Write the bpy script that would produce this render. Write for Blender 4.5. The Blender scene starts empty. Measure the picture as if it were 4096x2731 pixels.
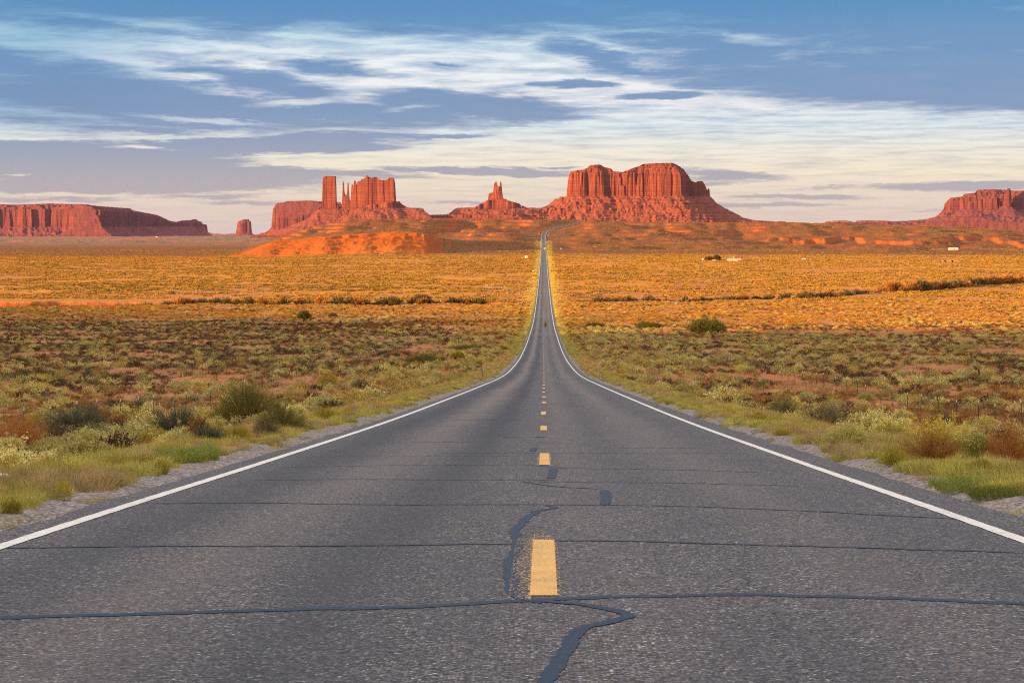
import bpy, bmesh, math, random
import numpy as np
from mathutils import Vector, Matrix

# ------------------------------------------------------------------ camera, world, sun
F = 6900.0      # focal length in photo pixels (photo 4096 wide)
VX, VY = 2175.0, 930.0
ZC = 1.28
SC = bpy.context.scene
COL = SC.collection
cam = bpy.data.cameras.new("camera")
camo = bpy.data.objects.new("camera", cam); COL.objects.link(camo)
camo.location = (0, 0, ZC); camo.rotation_euler = (math.radians(90), 0, 0)
cam.sensor_width = 36.0; cam.lens = F / 4096 * 36.0
cam.shift_x = (2048 - VX) / 4096; cam.shift_y = (VY - 1365.5) / 4096
cam.clip_start = 0.1; cam.clip_end = 200000
SC.camera = camo; SC.cycles.use_denoising = False; SC.cycles.filter_width = 1.15
SC.view_settings.view_transform = 'Standard'; SC.view_settings.look = 'None'
SC.view_settings.gamma = 1.0; SC.view_settings.exposure = 1.35

SUN_EL, SUN_AZ = 6.5, 58.0      # azimuth: degrees left of straight behind the camera
sun_dir = Vector((-math.sin(math.radians(SUN_AZ)) * math.cos(math.radians(SUN_EL)),
                  -math.cos(math.radians(SUN_AZ)) * math.cos(math.radians(SUN_EL)), math.sin(math.radians(SUN_EL))))
sl = bpy.data.lights.new("sun", 'SUN'); sl.energy = 5.0; sl.angle = math.radians(0.5); sl.color = (1.0, 0.52, 0.17)
so = bpy.data.objects.new("sun", sl); COL.objects.link(so)
so.rotation_euler = sun_dir.to_track_quat('Z', 'Y').to_euler(); so.location = (0, -20, 60)

def srgb(r, g, b, k=1.0):
    f = lambda c: ((c / 255) / 12.92 if c / 255 <= 0.04045 else ((c / 255 + 0.055) / 1.055) ** 2.4) * k
    return (f(r), f(g), f(b), 1.0)

class NT:
    """small node helper"""
    def __init__(s, tree): s.t = tree; s.n = tree.nodes; s.l = tree.links
    def node(s, kind, **kw):
        nd = s.n.new(kind)
        for k, v in kw.items(): setattr(nd, k, v)
        return nd
    def put(s, sock, v):
        if isinstance(v, bpy.types.NodeSocket): s.l.new(v, sock)
        elif v is not None: sock.default_value = v
    def math(s, op, a, b=None, c=None, clamp=False):
        nd = s.node('ShaderNodeMath', operation=op, use_clamp=clamp)
        s.put(nd.inputs[0], a); s.put(nd.inputs[1], b)
        if c is not None: s.put(nd.inputs[2], c)
        return nd.outputs[0]
    def vec(s, op, a, b=None, out=0):
        nd = s.node('ShaderNodeVectorMath', operation=op)
        s.put(nd.inputs[0], a); s.put(nd.inputs[1], b)
        return nd.outputs[out]
    def mix(s, f, a, b, blend='MIX'):
        nd = s.node('ShaderNodeMix', data_type='RGBA', blend_type=blend)
        s.put(nd.inputs[0], f); s.put(nd.inputs[6], a); s.put(nd.inputs[7], b)
        return nd.outputs[2]
    def ramp(s, fac, stops, interp='LINEAR'):
        nd = s.node('ShaderNodeValToRGB'); cr = nd.color_ramp; cr.interpolation = interp
        while len(cr.elements) < len(stops): cr.elements.new(0.5)
        for e, (p, c) in zip(cr.elements, stops):
            e.position = p; e.color = c if isinstance(c, tuple) else (c, c, c, 1)
        s.put(nd.inputs[0], fac)
        return nd.outputs[0]
    def noise(s, vec, scale, detail=3, rough=0.5, out=0, dist=0.0):
        nd = s.node('ShaderNodeTexNoise'); s.put(nd.inputs['Vector'], vec)
        nd.inputs['Scale'].default_value = scale; nd.inputs['Detail'].default_value = detail
        nd.inputs['Roughness'].default_value = rough; nd.inputs['Distortion'].default_value = dist
        return nd.outputs[out]
    def mapr(s, v, a, b, c=0.0, d=1.0, smooth=False):
        nd = s.node('ShaderNodeMapRange'); nd.interpolation_type = 'SMOOTHSTEP' if smooth else 'LINEAR'
        s.put(nd.inputs[0], v)
        for i, x in enumerate((a, b, c, d)): nd.inputs[i + 1].default_value = x
        return nd.outputs[0]
    def mapping(s, vec, loc=(0, 0, 0), rot=(0, 0, 0), scale=(1, 1, 1), kind='POINT'):
        nd = s.node('ShaderNodeMapping', vector_type=kind); s.put(nd.inputs[0], vec)
        nd.inputs[1].default_value = loc; nd.inputs[2].default_value = rot; nd.inputs[3].default_value = scale
        return nd.outputs[0]

# ---- the sky: physical sky with warm horizon light, blue upper air and long cloud banks (all by direction)
world = bpy.data.worlds.new("World"); SC.world = world; world.use_nodes = True
w = NT(world.node_tree); w.n.clear()
tc = w.node('ShaderNodeTexCoord'); sep = w.node('ShaderNodeSeparateXYZ'); w.l.new(tc.outputs['Generated'], sep.inputs[0])
az = w.math('MULTIPLY', w.math('ARCTAN2', sep.outputs[0], sep.outputs[1]), 180 / math.pi)
el = w.math('MULTIPLY', w.math('ARCSINE', sep.outputs[2]), 180 / math.pi)
cmb = w.node('ShaderNodeCombineXYZ'); w.put(cmb.inputs[0], az); w.put(cmb.inputs[1], el); ae = cmb.outputs[0]
def sky_at(px, py):
    u, v = (px - VX) / F, (VY - py) / F
    a = math.atan(u); return math.degrees(a), math.degrees(math.atan(v * math.cos(a)))
# domain warp that frays the banks into streaks
st1 = w.noise(w.mapping(ae, scale=(0.16, 0.9, 1)), 1.0, 5, 0.6, 1)
st2 = w.noise(w.mapping(ae, rot=(0, 0, 0.10), scale=(0.7, 4.0, 1)), 1.0, 6, 0.65, 1)
wa = w.vec('MULTIPLY', w.vec('SUBTRACT', st1, (0.5, 0.5, 0.5)), (5.0, 1.1, 0))
wb_ = w.vec('MULTIPLY', w.vec('SUBTRACT', st2, (0.5, 0.5, 0.5)), (1.9, 0.42, 0))
aw = w.vec('ADD', w.vec('ADD', ae, wa), wb_)
aw2 = w.vec('ADD', w.vec('ADD', ae, w.vec('MULTIPLY', wa, (0.25, 0.25, 0.25))), wb_)
def banks(coords, lst):
    acc = None
    for (cx, cy, rx, ry, ang, wt) in lst:
        a, e = sky_at(cx, cy); k = 180 / math.pi / F
        m = w.mapping(coords, loc=(a, e, 0), rot=(0, 0, math.radians(ang)), scale=(rx * k, ry * k, 1000), kind='TEXTURE')
        v = w.math('MULTIPLY', w.math('SUBTRACT', 1.0, w.vec('LENGTH', m, None, 1), clamp=True), wt)
        acc = v if acc is None else w.math('SMOOTH_MAX', acc, v, 0.10)
    return acc
soft = banks(aw, [
    (1100, 10, 2600, 150, -1.5, 1.3), (3400, 40, 2000, 250, -7, 1.3), (4000, 270, 1500, 150, -6, 1.2),
    (3000, 225, 900, 90, -12, 1.0), (2380, 230, 520, 50, -13, 0.95), (100, 270, 1000, 80, -7, 0.9),
    (600, 405, 1300, 115, -4, 1.5), (1050, 330, 620, 70, -12, 1.0), (1300, 262, 330, 48, -4, 0.8), (3500, 330, 1500, 120, -5, 1.3), (2750, 200, 900, 60, -10, 0.8), (300, 90, 1300, 60, -4, 0.7), (150, 480, 700, 60, -2, 0.6), (3300, 640, 1600, 30, 0, 0.18), (3700, 600, 900, 25, 2, 0.12),
    (1900, 425, 600, 62, -5, 1.5), (1300, 440, 950, 62, -2, 1.5)])
crisp = banks(aw2, [
    (1770, 258, 100, 18, -9, 0.55), (2300, 335, 270, 24, 2, 0.8), (2620, 384, 290, 24, 3, 0.9),
    (1350, 465, 700, 32, -1, 0.8), (2960, 312, 110, 12, 0, 0.6), (560, 510, 560, 28, -3, 0.6), (1350, 548, 520, 32, 1, 0.9), (1000, 585, 800, 44, 1, 1.4), (1750, 542, 260, 16, 1, 0.8),
    (180, 640, 950, 100, 0, 1.6), (620, 705, 900, 72, -1, 1.6), (420, 750, 800, 36, 0, 1.2), (1300, 690, 620, 24, -2, 0.8), (1950, 688, 520, 22, -2, 1.1),
    (2900, 700, 330, 34, -3, 0.8), (2800, 735, 300, 20, 0, 0.6), (3900, 745, 600, 28, 0, 0.9), (3300, 752, 260, 12, 3, 0.5),
    (3170, 790, 420, 15, 0, 0.7), (3050, 822, 480, 15, 0, 0.7), (850, 785, 330, 15, 2, 0.6), (250, 800, 420, 14, 0, 0.6),
    (1000, 812, 330, 15, 0, 0.6), (1850, 813, 230, 10, 0, 0.6), (3650, 852, 260, 5, 2, 0.5), (450, 858, 60, 4, 0, 0.5),
    (2250, 672, 130, 8, 0, 0.6)])
holes = banks(aw2, [(1200, 408, 260, 26, 4, 1.0), (820, 480, 460, 16, -3, 0.9), (330, 700, 130, 12, 0, 0.8), (600, 592, 330, 14, -2, 0.9), (1640, 430, 200, 18, 5, 0.6), (100, 705, 160, 9, 0, 0.8), (1650, 200, 1000, 90, -2, 0.55)])
str1 = w.noise(w.mapping(ae, rot=(0, 0, 0.10), scale=(0.45, 6.5, 1)), 1.0, 7, 0.62)
str2 = w.noise(w.mapping(w.vec('ADD', ae, w.vec('MULTIPLY', wa, (0.5, 0.5, 0))), rot=(0, 0, 0.30), scale=(0.40, 3.4, 1)), 1.0, 5, 0.55)
fin = w.noise(w.mapping(ae, scale=(3.2, 15.0, 1)), 1.0, 5, 0.6)
hi = w.mapr(el, 3.2, 5.5, 0, 1, True)
streak = w.math('SUBTRACT', w.math('ADD', w.math('MULTIPLY', str1, w.math('SUBTRACT', 1.0, hi)), w.math('MULTIPLY', str2, hi)), 0.5)
fray = w.math('ADD', w.math('MULTIPLY', streak, 1.0), w.math('MULTIPLY', w.math('SUBTRACT', fin, 0.5), 0.14))
ds = w.mapr(w.math('ADD', soft, w.math('MULTIPLY', fray, 1.15)), -0.10, 0.72, 0, 1, True)
dc = w.mapr(w.math('SUBTRACT', w.math('ADD', crisp, w.math('MULTIPLY', fray, 0.9)), w.math('MULTIPLY', holes, 0.55)), 0.02, 0.46, 0, 1, True)
ds = w.math('MULTIPLY', ds, w.math('SUBTRACT', 1.0, w.math('MULTIPLY', w.mapr(w.math('ADD', holes, fray), 0.2, 0.8, 0, 1, True), 0.75)))
dens = w.math('MAXIMUM', ds, dc)
rp = w.mapr(el, 0.0, 8.0)
P = lambda y: (VY - y) / F * 57.3 / 8.0
def stops(l): return [(max(0, min(1, P(y))), srgb(*c)) for y, c in l]
cloudc = w.ramp(rp, stops([(925, (203, 186, 184)), (800, (182, 174, 178)), (710, (168, 167, 180)), (640, (150, 159, 183)), (560, (132, 152, 188)),
                           (430, (110, 143, 187)), (300, (100, 142, 190)), (150, (92, 139, 190)), (0, (76, 138, 192))]))
gapc = w.ramp(rp, stops([(925, (232, 208, 196)), (850, (236, 215, 196)), (760, (243, 226, 203)), (690, (250, 236, 210)), (600, (246, 240, 224)),
                         (500, (228, 238, 242)), (400, (246, 243, 243)), (250, (240, 245, 248)), (130, (196, 224, 238)), (60, (120, 178, 215)), (0, (94, 152, 203))]))
wisp = w.math('MULTIPLY', w.mapr(fray, -0.10, 0.20), w.mapr(el, 2.2, 4.5, 0.0, 0.55, True))
gapc = w.mix(wisp, gapc, srgb(120, 172, 214))
left = w.math('MULTIPLY', w.mapr(az, -10.0, -16.5, 0, 0.75, True), w.mapr(el, 2.6, 4.2, 0, 1, True))
gapc = w.mix(left, gapc, srgb(128, 180, 214))
skyc = w.mix(w.math('MULTIPLY', dens, 0.93), gapc, cloudc)
# overhead sky, out of the photograph's view: broken pale cloud over blue
ov = w.noise(w.mapping(tc.outputs['Generated'], scale=(2.2, 2.2, 5)), 1.0, 5, 0.6)
over = w.mix(w.mapr(ov, 0.42, 0.62, 0, 1, True), (0.50, 0.53, 0.60, 1), (2.15, 1.88, 1.66, 1))
zen = w.mapr(el, 20.0, 62.0, 0.50, 1.45, True); zc_ = w.node('ShaderNodeCombineColor'); [w.put(zc_.inputs[q], zen) for q in range(3)]
over = w.mix(1.0, over, zc_.outputs[0], 'MULTIPLY')
skyc = w.mix(w.mapr(el, 8.0, 22.0, 0, 1, True), skyc, over)
skyc = w.mix(w.mapr(el, -0.3, -3.0, 0, 1), skyc, srgb(150, 120, 105))
nish = w.node('ShaderNodeTexSky', sky_type='NISHITA', sun_disc=False)
nish.sun_elevation = math.radians(SUN_EL); nish.sun_rotation = math.radians(180 + SUN_AZ)
bg1 = w.node('ShaderNodeBackground'); w.put(bg1.inputs[0], skyc); bg1.inputs[1].default_value = 0.37
bg2 = w.node('ShaderNodeBackground'); w.put(bg2.inputs[0], nish.outputs[0]); bg2.inputs[1].default_value = 0.005
addb = w.node('ShaderNodeAddShader'); w.l.new(bg1.outputs[0], addb.inputs[0]); w.l.new(bg2.outputs[0], addb.inputs[1])
wo = w.node('ShaderNodeOutputWorld'); w.l.new(addb.outputs[0], wo.inputs[0])
world.cycles.sampling_method = 'MANUAL'; world.cycles.sample_map_resolution = 1024
SC.cycles.max_bounces = 5; SC.cycles.diffuse_bounces = 3; SC.cycles.transparent_max_bounces = 6; SC.cycles.volume_bounces = 0

# ------------------------------------------------------------------ numeric helpers
_rs = np.random.RandomState(11)
_perm = _rs.permutation(1024)
_ga = _rs.rand(1024) * 2 * np.pi
_gx, _gy = np.cos(_ga), np.sin(_ga)
def perlin(x, y):
    xi = np.floor(x).astype(np.int64); yi = np.floor(y).astype(np.int64)
    xf = x - xi; yf = y - yi
    u = xf * xf * xf * (xf * (xf * 6 - 15) + 10); v = yf * yf * yf * (yf * (yf * 6 - 15) + 10)
    def g(ix, iy, dx, dy):
        h = _perm[(_perm[ix & 1023] + iy) & 1023]
        return _gx[h] * dx + _gy[h] * dy
    a = g(xi, yi, xf, yf); b = g(xi + 1, yi, xf - 1, yf)
    c = g(xi, yi + 1, xf, yf - 1); d = g(xi + 1, yi + 1, xf - 1, yf - 1)
    return (a + u * (b - a)) * (1 - v) + (c + u * (d - c)) * v
def fbm(x, y, n=4, r=0.5):
    s = 0; a = 1.0
    for i in range(n):
        s = s + a * perlin(x + 17.3 * i, y - 9.1 * i); x = x * 2.03; y = y * 2.03; a *= r
    return s * 1.4
def ridged(x, y, n=4, r=0.55):
    s = 0; a = 1.0
    for i in range(n):
        s = s + a * (1 - 2.2 * np.abs(perlin(x + 31.7 * i, y + 5.3 * i))); x = x * 2.05; y = y * 2.05; a *= r
    return s / 1.8
def ss(x, a, b):
    t = np.clip((x - a) / (b - a), 0, 1); return t * t * (3 - 2 * t)
def pchip(xs, ys):
    xs = np.array(xs, float); ys = np.array(ys, float); h = np.diff(xs); d = np.diff(ys) / h
    m = np.zeros(len(xs)); m[0], m[-1] = d[0], d[-1]
    for i in range(1, len(xs) - 1):
        if d[i - 1] * d[i] > 0:
            w1, w2 = 2 * h[i] + h[i - 1], h[i] + 2 * h[i - 1]; m[i] = (w1 + w2) / (w1 / d[i - 1] + w2 / d[i])
    def f(x):
        x = np.clip(x, xs[0], xs[-1]); i = np.clip(np.searchsorted(xs, x) - 1, 0, len(h) - 1); t = (x - xs[i]) / h[i]
        return (ys[i] * (1 + 2 * t) * (1 - t) ** 2 + m[i] * h[i] * t * (1 - t) ** 2 + ys[i + 1] * t * t * (3 - 2 * t) + m[i + 1] * h[i] * t * t * (t - 1))
    return f

# ------------------------------------------------------------------ the lie of the land
_rel = [(-1500, 40), (-300, 16), (-40, 1.8), (0, -1.28), (9.5, -2.0), (12.6, -2.24), (22.2, -3.02), (40.7, -4.5), (69, -6.65), (114, -10.0),
        (144, -12.2), (179, -14.6), (212, -16.6), (251, -18.8), (280, -20.3), (362, -23.9), (480, -28.2), (600, -31.9), (705, -34), (795, -35),
        (919, -35.8), (1110, -36.5), (1325, -36.5), (1585, -35.6), (1774, -34.2), (1908, -33), (2280, -31), (2500, -27.5), (2723, -22.0),
        (2900, -14.0), (2990, -9.5), (3080, -3.0), (3150, 5.0), (3200, 10.5), (3250, 15.5), (3300, 19.5), (3360, 21.5), (3500, 21.0), (3800, 14),
        (4500, -14), (5600, -34), (7000, -38), (90000, -40)]
roadz = pchip([a for a, b in _rel], [b + ZC for a, b in _rel])
roadx = pchip([-1500, 3040, 3080, 3115, 3150, 3200, 3250, 3300, 3400, 3600], [0, 0, 0.6, 3.5, 11.4, 34.8, 58.9, 79, 110, 150])
rimy = pchip([0, 900, 980, 1060, 1130, 1200, 1300, 1400, 1500, 1700, 2000, 2340, 2500, 2800, 3100, 3400, 3700, 3850, 4000, 4096, 4400],
             [1016, 1014, 1002, 980, 955, 930, 903, 886, 880, 879, 882, 884, 889, 890, 893, 899, 905, 912, 922, 930, 950])
bluffy = pchip([900, 960, 1040, 1100, 1200, 1300, 1450, 1600, 1700, 1745, 1775, 2000], [1032, 1018, 990, 970, 958, 948, 938, 930, 938, 965, 1004, 1012])
wash1 = pchip([-900, -300, -120, 0, 60, 150, 330, 600], [905, 880, 868, 880, 905, 985, 1260, 1500])
wash2 = pchip([-600, -100, 0, 14, 60, 90, 130, 400], [640, 655, 640, 628, 505, 490, 520, 640])
def terr(h, step, sharp=0.25):
    k = np.floor(h / step); f = h / step - k
    return (k + ss(f, 0.5 - sharp, 0.5 + sharp)) * step
def H(x, Y):
    """ground height at world (x, Y)"""
    x = np.asarray(x, float); Y = np.asarray(Y, float)
    rz = roadz(Y); rx = roadx(Y); d = np.abs(x - rx)
    px = VX + F * x / np.maximum(Y, 60)
    off = ss(d, 7, 40)
    # shallow roadside ditch and lower ground beside the near road
    low = np.where(x < 0, 1.7 * ss(d, 5.2, 13.5), 2.3 * ss(d, 5.0, 15)) * (1 - ss(Y, 110, 240)) * ss(Y, -60, 5)
    z = rz - low
    z = z + off * (fbm(x / 45, Y / 70, 3) * 0.9 + fbm(x / 9, Y / 13, 2) * 0.22) * (1 - 0.4 * ss(Y, 700, 1500))
    z = z + ss(d, 4.6, 8) * fbm(x / 2.3, Y / 2.6, 2) * 0.09
    # dry washes with a cut bank
    for (wf, dep, wid, side) in ((wash1, 3.3, 26, 0), (wash2, 3.0, 20, 1)):
        c = wf(x) + fbm(x / 60 + 4 * side, Y * 0 + 3, 3) * 14
        t = (Y - c); wid = wid + (34 * ss(-x, 185, 212) if side == 0 else 0)
        prof = ss(t, -wid, -wid * 0.3) * (1 - ss(t, 3.0, 6.5 + 2 * fbm(x / 5, Y / 30 + 7, 2)))
        wt = ss(d, 12, 26) * (1.0 if side == 0 else np.where(x > 0, 1.0, 0.35))
        if side == 0: wt = wt * (0.55 + 0.75 * ss(-x, 190, 215))
        else: wt = wt * (0.6 + 0.6 * ss(x, 52, 60))
        z = z - dep * prof * wt
    # the escarpment: rim height follows the skyline, face gullied and stepped
    R = (Y > 1500)
    rim = (VY - rimy(np.clip(px, 0, 4400))) / F * 3330 + ZC
    env = np.clip((rim + 34) / (20.5 + ZC + 34), 0, 1.3)
    gul = 0.75 * fbm(x / 330 + 3.1, Y / 420, 3, 0.5) + 0.45 * fbm(x / 105 + 3.1, Y / 260, 3, 0.55)
    Yw = Y + off * ss(Y, 2200, 2700) * (gul * 230) * (1 - ss(Y, 3300, 3600))
    zo = roadz(Yw)
    zo = -34 + (zo + 34) * env
    st = terr(zo + 1.2 * fbm(x / 60, Y / 60, 3), 6.5, 0.12)
    wst = ss(Y, 2400, 2600) * (1 - ss(Y, 3350, 3500))
    zo = zo + (st - zo) * 0.55 * wst
    zo = zo + wst * (ridged(x / 60, Y / 200, 3) - 0.5) * 1.6
    # right-hand shoulder: long cliff band and an isolated red mound before it
    cb = ss(px, 2950, 3150)
    Yc = Y + fbm(x / 80 + 9, Y / 300, 4) * 120
    zo = zo + cb * (7.0 * ss(Yc, 2900, 2925) * ss(-zo, -14, 6) * (1 - ss(Y, 3100, 3400)))
    mx, my = 500.0, 2560.0
    mr = np.sqrt(((x - mx) / 95) ** 2 + ((Y - my) / 120) ** 2) + 0.22 * fbm(x / 40, Y / 40, 3)
    zo = np.maximum(zo, -33 + 17.0 * np.clip(1 - mr, 0, 1) ** 0.8 * np.where(mr < 1, 1, 0))
    far = ss(Y, 1700, 2300) * ss(d, 10, 60)
    z = z + (zo - rz) * far
    # the orange bluff left of the road
    bt = (VY - bluffy(np.clip(px, 900, 2000))) / F * 2420 + ZC
    bt = bt + 1.8 * fbm(x / 30, Y / 30, 3)
    wb = np.where((px > 900) & (px < 1800), 1.0, 0.0)
    edge = 2345 + fbm(x / 70 + 1.7, Y / 300, 2, 0.5) * 38 + ss(px, 1690, 1775) * 60
    t = np.clip((Y - edge) / 130, 0, 1)
    rib = ridged(x / 34 + 5, Y / 90, 4, 0.6)
    tt = np.clip(t + 0.13 * (rib - 0.4) * ss(t, 0, 0.15) * (1 - ss(t, 0.9, 1)), 0, 1)
    pr = np.interp(tt, [0, .25, .42, .50, .66, .74, .86, .93, 1], [0, .20, .36, .48, .60, .70, .82, .90, 1])
    pr = pr + (terr(pr + 0.05 * fbm(x / 30, Y / 50 + 3, 3), 0.17, 0.10) - pr) * np.clip(0.22 + 0.9 * fbm(x / 45 + 8, Y / 90, 3), 0, 0.9)
    zb = -33.5 + (bt + 33.5) * pr + ss(Y, 2460, 3300) * np.maximum(rim - bt, 0)
    zb = np.where(Y > edge, zb, -100)
    back = 1 - ss(Y, 2700, 3000)
    z = np.where((wb > 0) & (Y > 2200), np.maximum(z, zb * back + z * (1 - back)), z)
    # badlands on the far plain to the left
    fp = ss(Y, 3300, 4500) * (1 - ss(px, 1000, 1500)) * (1 - ss(Y, 16000, 24000))
    z = z + fp * (np.maximum(ridged(x / 190 + 2, Y / 420, 4) - 0.15, 0) * 13 * (0.4 + 0.6 * ss(fbm(x / 900, Y / 1200, 2), -0.2, 0.3)) + 2)
    # soil under the carriageway stays just below it
    hw = 3.95
    z = np.where(d < 4.6 + Y * 0, np.minimum(z, rz) - (0.10 + 0.0001 * np.maximum(Y, 0)) * (1 - ss(d, hw, 4.5)) - 0.012, z)
    wide = np.maximum(0.0012 * Y, 0) + 4.3
    z = np.where((d < wide) & (Y > 300), np.minimum(z, rz - 0.12 - 0.0001 * Y), z)
    return z
_Yt = np.concatenate([np.arange(3.5, 60, 0.02), np.arange(60, 3300, 0.5)])
_yt = VY - (roadz(_Yt) - ZC) / _Yt * F
def onroad(px, py):
    """where a ray through a photo pixel meets the road"""
    i = int(np.argmin(np.abs(_yt - py) + (_Yt > 1500) * 0)); Y = float(_Yt[i])
    return ((px - VX) / F * Y, Y)
def onground(px, py):
    """where a ray through a photo pixel first meets the ground"""
    Y = np.concatenate([np.arange(6, 120, 0.1), np.arange(120, 3600, 1.0), np.arange(3600, 20000, 10)])
    z = ZC + (VY - py) / F * Y; x = (px - VX) / F * Y
    hit = np.nonzero(H(x, Y) >= z)[0]
    i = hit[0] if len(hit) else len(Y) - 1
    return float(x[i]), float(Y[i])

# ------------------------------------------------------------------ object helpers
def tag(o, label=None, cat=None, group=None, kind=None):
    if label: o['label'] = label
    if cat: o['category'] = cat
    if group: o['group'] = group
    if kind: o['kind'] = kind
    return o
def mesh(name, V, Fc, mats=(), midx=None, smooth=False):
    me = bpy.data.meshes.new(name)
    V = np.asarray(V, np.float32); Fc = np.asarray(Fc, np.int32); k = Fc.shape[1]
    me.vertices.add(len(V)); me.vertices.foreach_set('co', V.ravel())
    me.loops.add(Fc.size); me.loops.foreach_set('vertex_index', Fc.ravel())
    me.polygons.add(len(Fc)); me.polygons.foreach_set('loop_start', np.arange(0, Fc.size, k, dtype=np.int32))
    for m in mats: me.materials.append(m)
    if midx is not None: me.polygons.foreach_set('material_index', np.asarray(midx, np.int32))
    me.polygons.foreach_set('use_smooth', np.full(len(Fc), smooth))
    me.update(calc_edges=True)
    return me
def obj(name, me, parent=None, loc=(0, 0, 0), rz=0.0):
    o = bpy.data.objects.new(name, me); COL.objects.link(o)
    o.location = loc; o.rotation_euler = (0, 0, rz)
    if parent: o.parent = parent
    return o
def gridfaces(nr, nc):
    i = np.arange(nr - 1)[:, None] * nc + np.arange(nc - 1)[None, :]
    i = i.ravel(); return np.stack([i, i + 1, i + nc + 1, i + nc], 1)
class MB:
    """collects boxes, prisms and tubes into one mesh"""
    def __init__(s): s.bm = bmesh.new()
    def box(s, c, size, rz=0.0, bev=0.0, rx=0.0, ry=0.0):
        g = bmesh.ops.create_cube(s.bm, size=1.0)['verts']
        bmesh.ops.scale(s.bm, vec=size, verts=g)
        if bev: 
            e = list({e for v in g for e in v.link_edges})
            g = list({v for f in bmesh.ops.bevel(s.bm, geom=e, offset=bev, segments=2, affect='EDGES')['faces'] for v in f.verts})
        m = Matrix.Translation(c) @ Matrix.Rotation(rz, 4, 'Z') @ Matrix.Rotation(ry, 4, 'Y') @ Matrix.Rotation(rx, 4, 'X')
        bmesh.ops.transform(s.bm, matrix=m, verts=g)
    def tube(s, p, q, r0, r1=None, n=8):
        p, q = Vector(p), Vector(q); d = q - p
        g = bmesh.ops.create_cone(s.bm, cap_ends=True, segments=n, radius1=r0, radius2=r0 if r1 is None else r1, depth=d.length)['verts']
        bmesh.ops.transform(s.bm, matrix=Matrix.Translation((p + q) / 2) @ d.to_track_quat('Z', 'Y').to_matrix().to_4x4(), verts=g)
    def prism(s, prof, y0, y1, taper=0.0):
        """profile of (x, z) points drawn out along y"""
        a = [s.bm.verts.new((x, y0, z)) for x, z in prof]; b = [s.bm.verts.new((x, y1, z)) for x, z in prof]
        s.bm.faces.new(a[::-1]); s.bm.faces.new(b)
        for i in range(len(prof)): s.bm.faces.new((a[i], a[(i + 1) % len(a)], b[(i + 1) % len(a)], b[i]))
    def build(s, name, mat, parent=None, loc=(0, 0, 0), rz=0.0, smooth=False):
        bmesh.ops.recalc_face_normals(s.bm, faces=s.bm.faces[:])
        me = bpy.data.meshes.new(name); s.bm.to_mesh(me); s.bm.free()
        me.materials.append(mat)
        if smooth: me.polygons.foreach_set('use_smooth', np.full(len(me.polygons), True))
        return obj(name, me, parent, loc, rz)
def empty(name, loc, rz=0.0, **kw):
    o = bpy.data.objects.new(name, None); COL.objects.link(o); o.location = loc; o.rotation_euler = (0, 0, rz); o.empty_display_size = 0.3
    return tag(o, **kw)
def material(name, rough=0.85, spec=0.2):
    m = bpy.data.materials.new(name); m.use_nodes = True; t = NT(m.node_tree)
    b = t.n['Principled BSDF']; b.inputs['Roughness'].default_value = rough; b.inputs['Specular IOR Level'].default_value = spec
    return m, t, b
def plain(name, c, rough=0.7, spec=0.3, metal=0.0, var=0.12):
    m, t, b = material(name, rough, spec); b.inputs['Metallic'].default_value = metal
    tc_ = t.node('ShaderNodeTexCoord')
    n = t.noise(tc_.outputs['Object'], 6.0, 4, 0.6)
    t.put(b.inputs['Base Color'], t.mix(t.math('MULTIPLY', n, 1.0), tuple(x * (1 - var) for x in c[:3]) + (1,), tuple(min(1, x * (1 + var)) for x in c[:3]) + (1,)))
    return m

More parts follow.
